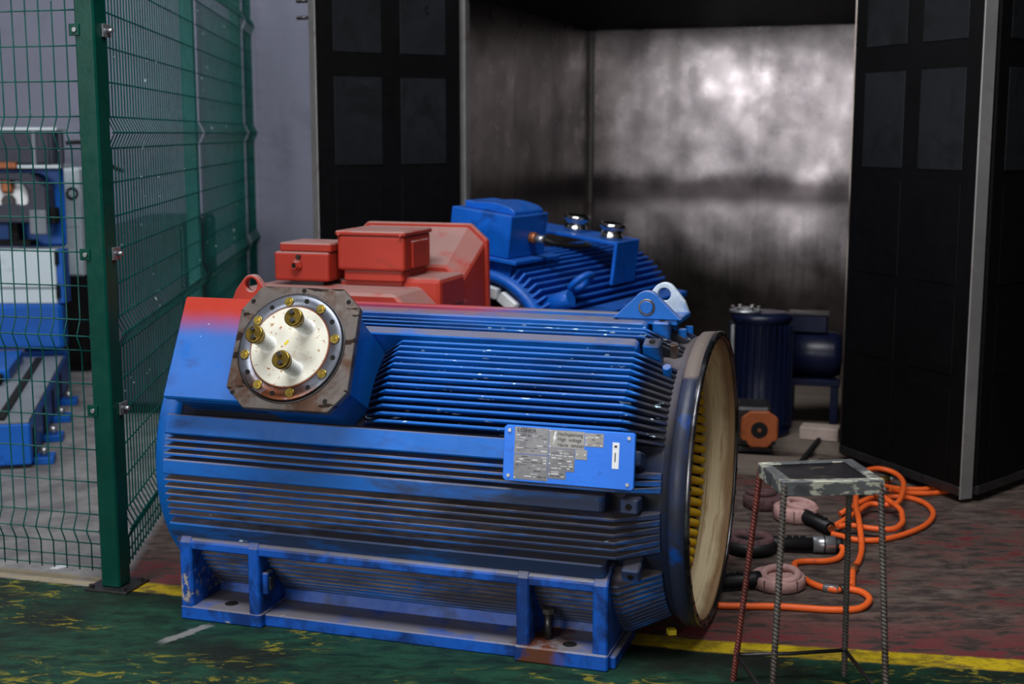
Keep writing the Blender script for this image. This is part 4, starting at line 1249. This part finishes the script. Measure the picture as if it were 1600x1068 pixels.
# ------------------------------------------------------------------ rebar stool
st = thing('rebar_stool', 'square welded steel stool with ribbed rebar legs right of the blue stator', 'stool', (0.855, 3.66, 0), (0, 0, 0))
ZT = 0.690
cs = [Vector((0.730, 3.530, 0)), Vector((1.012, 3.546, 0)), Vector((0.984, 3.792, 0)), Vector((0.703, 3.748, 0))]
cs = [c - Vector((0.855, 3.66, 0)) for c in cs]
feet = [Vector((0.706, 3.47, 0)), Vector((1.03, 3.485, 0)), Vector((1.005, 3.862, 0)), Vector((0.664, 3.828, 0))]
feet = [c - Vector((0.855, 3.66, 0)) for c in feet]
cen = sum(cs, Vector()) / 4
rim_w = 0.040
for i in range(4):
    a, b = cs[i], cs[(i + 1) % 4]
    ai, bi = a + (cen - a) * 0.23, b + (cen - b) * 0.23
    m = MB()
    z0, z1, z2 = ZT - 0.040, ZT - 0.004, ZT
    a3 = a + (cen - a) * 0.02
    b3 = b + (cen - b) * 0.02
    V3 = lambda p, z: (p.x, p.y, z)
    m.add([V3(a, z0), V3(b, z0), V3(b, z2), V3(a, z2), V3(ai, z2), V3(bi, z2), V3(bi, z1), V3(ai, z1), V3(b3, z1), V3(a3, z1), V3(b3, z0), V3(a3, z0)],
          [(0, 1, 2, 3), (3, 2, 5, 4), (4, 5, 6, 7), (7, 6, 8, 9), (9, 8, 10, 11), (11, 10, 1, 0), (0, 3, 4, 7, 9, 11), (1, 10, 8, 6, 5, 2)])
    m.obj('seat_angle', 'seat_rim', st, 0.0015)
pl = [cen + (c - cen) * 0.80 for c in cs]
MB().prism([(p.x, p.y) for p in pl], 'z', ZT - 0.012, ZT - 0.0045).obj('seat_plate', 'seat_plate', st)


def rebar(p0, p1, r=0.0082, seg=12, pitch=0.0110):
    p0, p1 = Vector(p0), Vector(p1)
    ax = (p1 - p0).normalized()
    L_ = (p1 - p0).length
    u = ax.orthogonal().normalized()
    w_ = ax.cross(u)
    n = int(L_ / (pitch / 6))
    loops = []
    for k in range(n + 1):
        z = L_ * k / n
        lp = []
        for i in range(seg):
            a = 2 * PI * i / seg
            ph = (z / pitch + (i / seg) * 2.0) % 1.0
            rr_ = r + (0.0016 if ph < 0.36 else -0.0004)
            lp.append(p0 + ax * z + (u * math.cos(a) + w_ * math.sin(a)) * rr_)
        loops.append(lp)
    return MB().loft(loops, True, False)


tops = [cen + (c - cen) * 0.94 + Vector((0, 0, ZT - 0.006)) for c in cs]
for i in range(4):
    rebar(feet[i] + Vector((0, 0, 0.0)), tops[i]).obj('leg', 'rust_red' if i == 3 else 'rebar', st, label='reddish stained leg' if i == 3 else None)
at = lambda i, z: feet[i] + (tops[i] - feet[i]) * (z / (ZT - 0.006))
for i, j in ((3, 2), (3, 0), (2, 1)):
    z = 0.085
    p = [at(i, z), (at(i, z) + at(j, z)) / 2 + Vector((0, 0, -0.004)), at(j, z)]
    MB().tube(p, 0.0062, 8).obj('stretcher', 'dark_steel', st)

# ------------------------------------------------------------------ hoses and tools on the floor


def hose(name, label, pts, r=0.012, group=None, zs=None, fittings=(), parent=None):
    P = [Vector((p[0], p[1], (r + 0.0005) if len(p) < 3 else p[2])) for p in pts]
    o = MB().tube(spline(P, 8), r, 10).obj(name, 'orange')
    tag(o, label, 'hose', group)
    for a, b, rr_, mt in fittings:
        MB().cyl(Vector(a), Vector(b), rr_, seg=14).obj('coupling', mt, o)
    return o


r_ = 0.012
hose('air_hose', 'orange hose running from under the stator ring and looping back to a dark ring tool',
     [(0.66, 4.50), (0.70, 4.444), (0.804, 4.431), (0.925, 4.428), (1.093, 4.396), (1.19, 4.41), (1.247, 4.495), (1.241, 4.575), (1.191, 4.612), (1.15, 4.600),
      (1.094, 4.650), (1.062, 4.747), (1.062, 4.872), (1.10, 4.918), (1.194, 4.925), (1.252, 4.965), (1.282, 5.02, 0.025), (1.275, 5.05, 0.04)],
     fittings=(((1.115, 4.622, r_), (1.165, 4.600, r_), 0.0155, 'zinc'), ((1.168, 4.600, r_), (1.185, 4.61, r_), 0.0175, 'dark_steel')))
hose('air_hose', 'orange hose running straight from under the stool seat down to the coupling',
     [(1.556, 5.893, .05), (1.46, 5.536, .06), (1.415, 5.31, .065), (1.373, 5.092, .02), (1.322, 4.933), (1.276, 4.835), (1.245, 4.725), (1.222, 4.640)],
     fittings=(((1.288, 4.855, r_), (1.262, 4.80, r_), 0.0155, 'copper'),))
hose('air_hose', 'orange hose laid in one wide loop, nearest the open oven door',
     [(1.30, 5.275), (1.325, 5.25), (1.375, 5.195), (1.462, 5.190), (1.582, 5.261), (1.714, 5.395), (1.798, 5.555), (1.818, 5.70), (1.79, 5.80), (1.73, 5.84), (1.66, 5.83), (1.60, 5.76, .03), (1.54, 5.66, .05), (1.47, 5.60, .04), (1.40, 5.56)])
hose('air_hose', 'orange hose bundle of small tangled loops behind the stool, two ends running under the door',
     [(1.31, 5.31, .03), (1.379, 5.386, .04), (1.458, 5.50, .04), (1.54, 5.62, .04), (1.60, 5.61, .04), (1.66, 5.62, .045), (1.725, 5.766, .05), (1.774, 5.93, .06), (1.765, 6.05, .07), (1.702, 6.085, .08),
      (1.62, 6.02, .08), (1.57, 5.88, .07), (1.60, 5.70, .065), (1.64, 5.52, .05), (1.628, 5.43, .04), (1.60, 5.34, .037), (1.539, 5.26, .037), (1.46, 5.27, .037), (1.39, 5.31, .037), (1.33, 5.30, .037)])
hose('air_hose', 'orange hose end running right from the tangle to under the oven door, nearer of two',
     [(1.70, 5.86, .04), (1.761, 5.882, .02), (1.883, 5.895), (1.97, 5.93), (2.06, 5.99)])
hose('air_hose', 'orange hose end running right from the tangle to under the oven door, farther of two',
     [(1.68, 5.93, .04), (1.75, 5.955, .02), (1.867, 5.965), (1.96, 6.00), (2.05, 6.06)])
va = thing('hose_valve', 'small brass-ended hose fitting lying in the tangle of orange hose', 'fitting', (1.655, 5.80, 0.10), (0, R(0), R(25)))
MB().cyl((-0.035, 0, 0), (0.02, 0, 0), 0.016, seg=14).obj('body', 'brass', va)
MB().cyl((0.02, 0, 0), (0.045, 0, 0), 0.011, seg=12).obj('nipple', 'zinc', va)
MB().cyl((-0.02, -0.01, -0.03), (0.00, -0.012, -0.055), 0.010, seg=10).obj('elbow', 'zinc', va)


def pad_tool(label, c, rad, ang, hl, mat, ring=False, hand='black', ferr=False, thick=0.05):
    t = thing('pad_tool', label, 'tool', (c[0], c[1], 0), (0, 0, ang))
    if ring:
        MB().torus((0, 0, 0.030), (0, 0, 1), rad - 0.022, 0.028, 40, 10).obj('ring', 'black', t)
        MB().torus((0, 0, 0.048), (0, 0, 1), rad - 0.026, 0.020, 40, 10).obj('cloth_wrap', mat, t)
    else:
        MB().lathe((0, 0, 0.001), (0, 0, 1), [(0, rad * 0.9), (0.008, rad), (thick - 0.008, rad), (thick, rad * 0.93), (thick + 0.001, rad * 0.5), (thick - 0.006, rad * 0.40)], 40).obj('pad', mat, t)
        MB().torus((0, 0.02, thick + 0.004), (0.1, 0.1, 1), rad * 0.62, 0.014, 36, 8).obj('cloth_wrap', mat, t)
        for k in range(10):
            a = 2 * PI * k / 10
            MB().box((rad * 0.985 * math.cos(a), rad * 0.985 * math.sin(a), thick * 0.5), (0.006, 0.004, thick * 0.9), Matrix.Rotation(a, 3, 'Z')).obj('cloth_seam', 'pink_d', t)
    h = MB().lathe((rad * 0.75, 0, 0.034), (1, 0, 0.0), [(0, 0.030), (rad * 0.3, 0.030), (rad * 0.45, 0.024), (hl, 0.026)], 18).obj('handle', hand, t)
    for k in range(3):
        MB().box((rad * 0.75 + hl * (0.45 + 0.16 * k), 0, 0.060), (0.018, 0.02, 0.012)).obj('grip_rib', hand, h)
    e0 = rad * 0.75 + hl
    if ferr:
        MB().cyl((e0, 0, 0.034), (e0 + 0.085, 0, 0.034), 0.034, seg=20).obj('ferrule', 'zinc', h)
        MB().cyl((e0 + 0.040, 0, 0.034), (e0 + 0.046, 0, 0.034), 0.0355, seg=20).obj('ferrule_band', 'dark_steel', h)
        MB().cyl((e0 + 0.085, 0, 0.034), (e0 + 0.115, 0, 0.034), 0.028, seg=16).obj('end_cap', 'black', h)
    else:
        MB().cyl((e0, 0, 0.034), (e0 + 0.012, 0, 0.034), 0.016, seg=14).obj('end_nipple', 'copper', h)
    return t


pad_tool('round pink cloth-wrapped pad tool with black handle towards the stator, nearest the camera', (0.962, 4.672), 0.098, PI + R(14), 0.17, 'pink', thick=0.048)
pad_tool('dark open ring tool with black ribbed handle and silver ferrule behind the stool legs', (0.935, 5.085), 0.100, R(-4), 0.165, 'pink_d', ring=True, ferr=True)
pad_tool('pinkish pad tool farther back, black handle pointing to the hose tangle', (1.205, 5.53), 0.095, R(-70), 0.19, 'pink', thick=0.06)
pad_tool('grimy pad tool lying farthest back, close to the stator ring', (1.105, 5.72), 0.090, R(30), 0.10, 'pink_d', thick=0.055)

# ------------------------------------------------------------------ small litter
def scrap(name, label, cat, x, y, pts, h_, m, rz=0, tilt=0.0):
    o = MB().prism(pts, 'z', 0.0, h_).obj(name, m)
    o.location = (x, y, 0.001)
    o.rotation_euler = (0, 0, rz)
    return tag(o, label, cat)


scrap('paper_scrap', 'crumpled white paper scrap with red edge behind the fence', 'litter', -1.71, 4.88, [(-0.03, -0.01), (0.0, -0.018), (0.035, -0.004), (0.026, 0.014), (-0.012, 0.012)], 0.006, 'paper', 0.3)
scrap('yellow_scrap', 'small yellow plastic bit on the floor below the stator opening', 'litter', 0.522, 4.20, [(-0.012, -0.010), (0.013, -0.012), (0.015, 0.008), (0.004, 0.016), (-0.014, 0.010)], 0.018, 'yscrap', 0.2)
scrap('yellow_scrap', 'small yellow crumb on the concrete at the far left edge', 'litter', -2.03, 5.06, [(-0.015, -0.010), (0.012, -0.012), (0.014, 0.010), (-0.010, 0.012)], 0.012, 'yscrap', 0.6)
dd = MB().lathe((0, 0, 0), (0, 0, 1), [(0, 0.021), (0.003, 0.021), (0.003, 0.012), (0.001, 0.012)], 20).obj('floor_washer', 'hole')
dd.location = (0.366, 4.085, 0.0005)
tag(dd, 'dark round cap in the green floor right of the stator foot', 'cap')
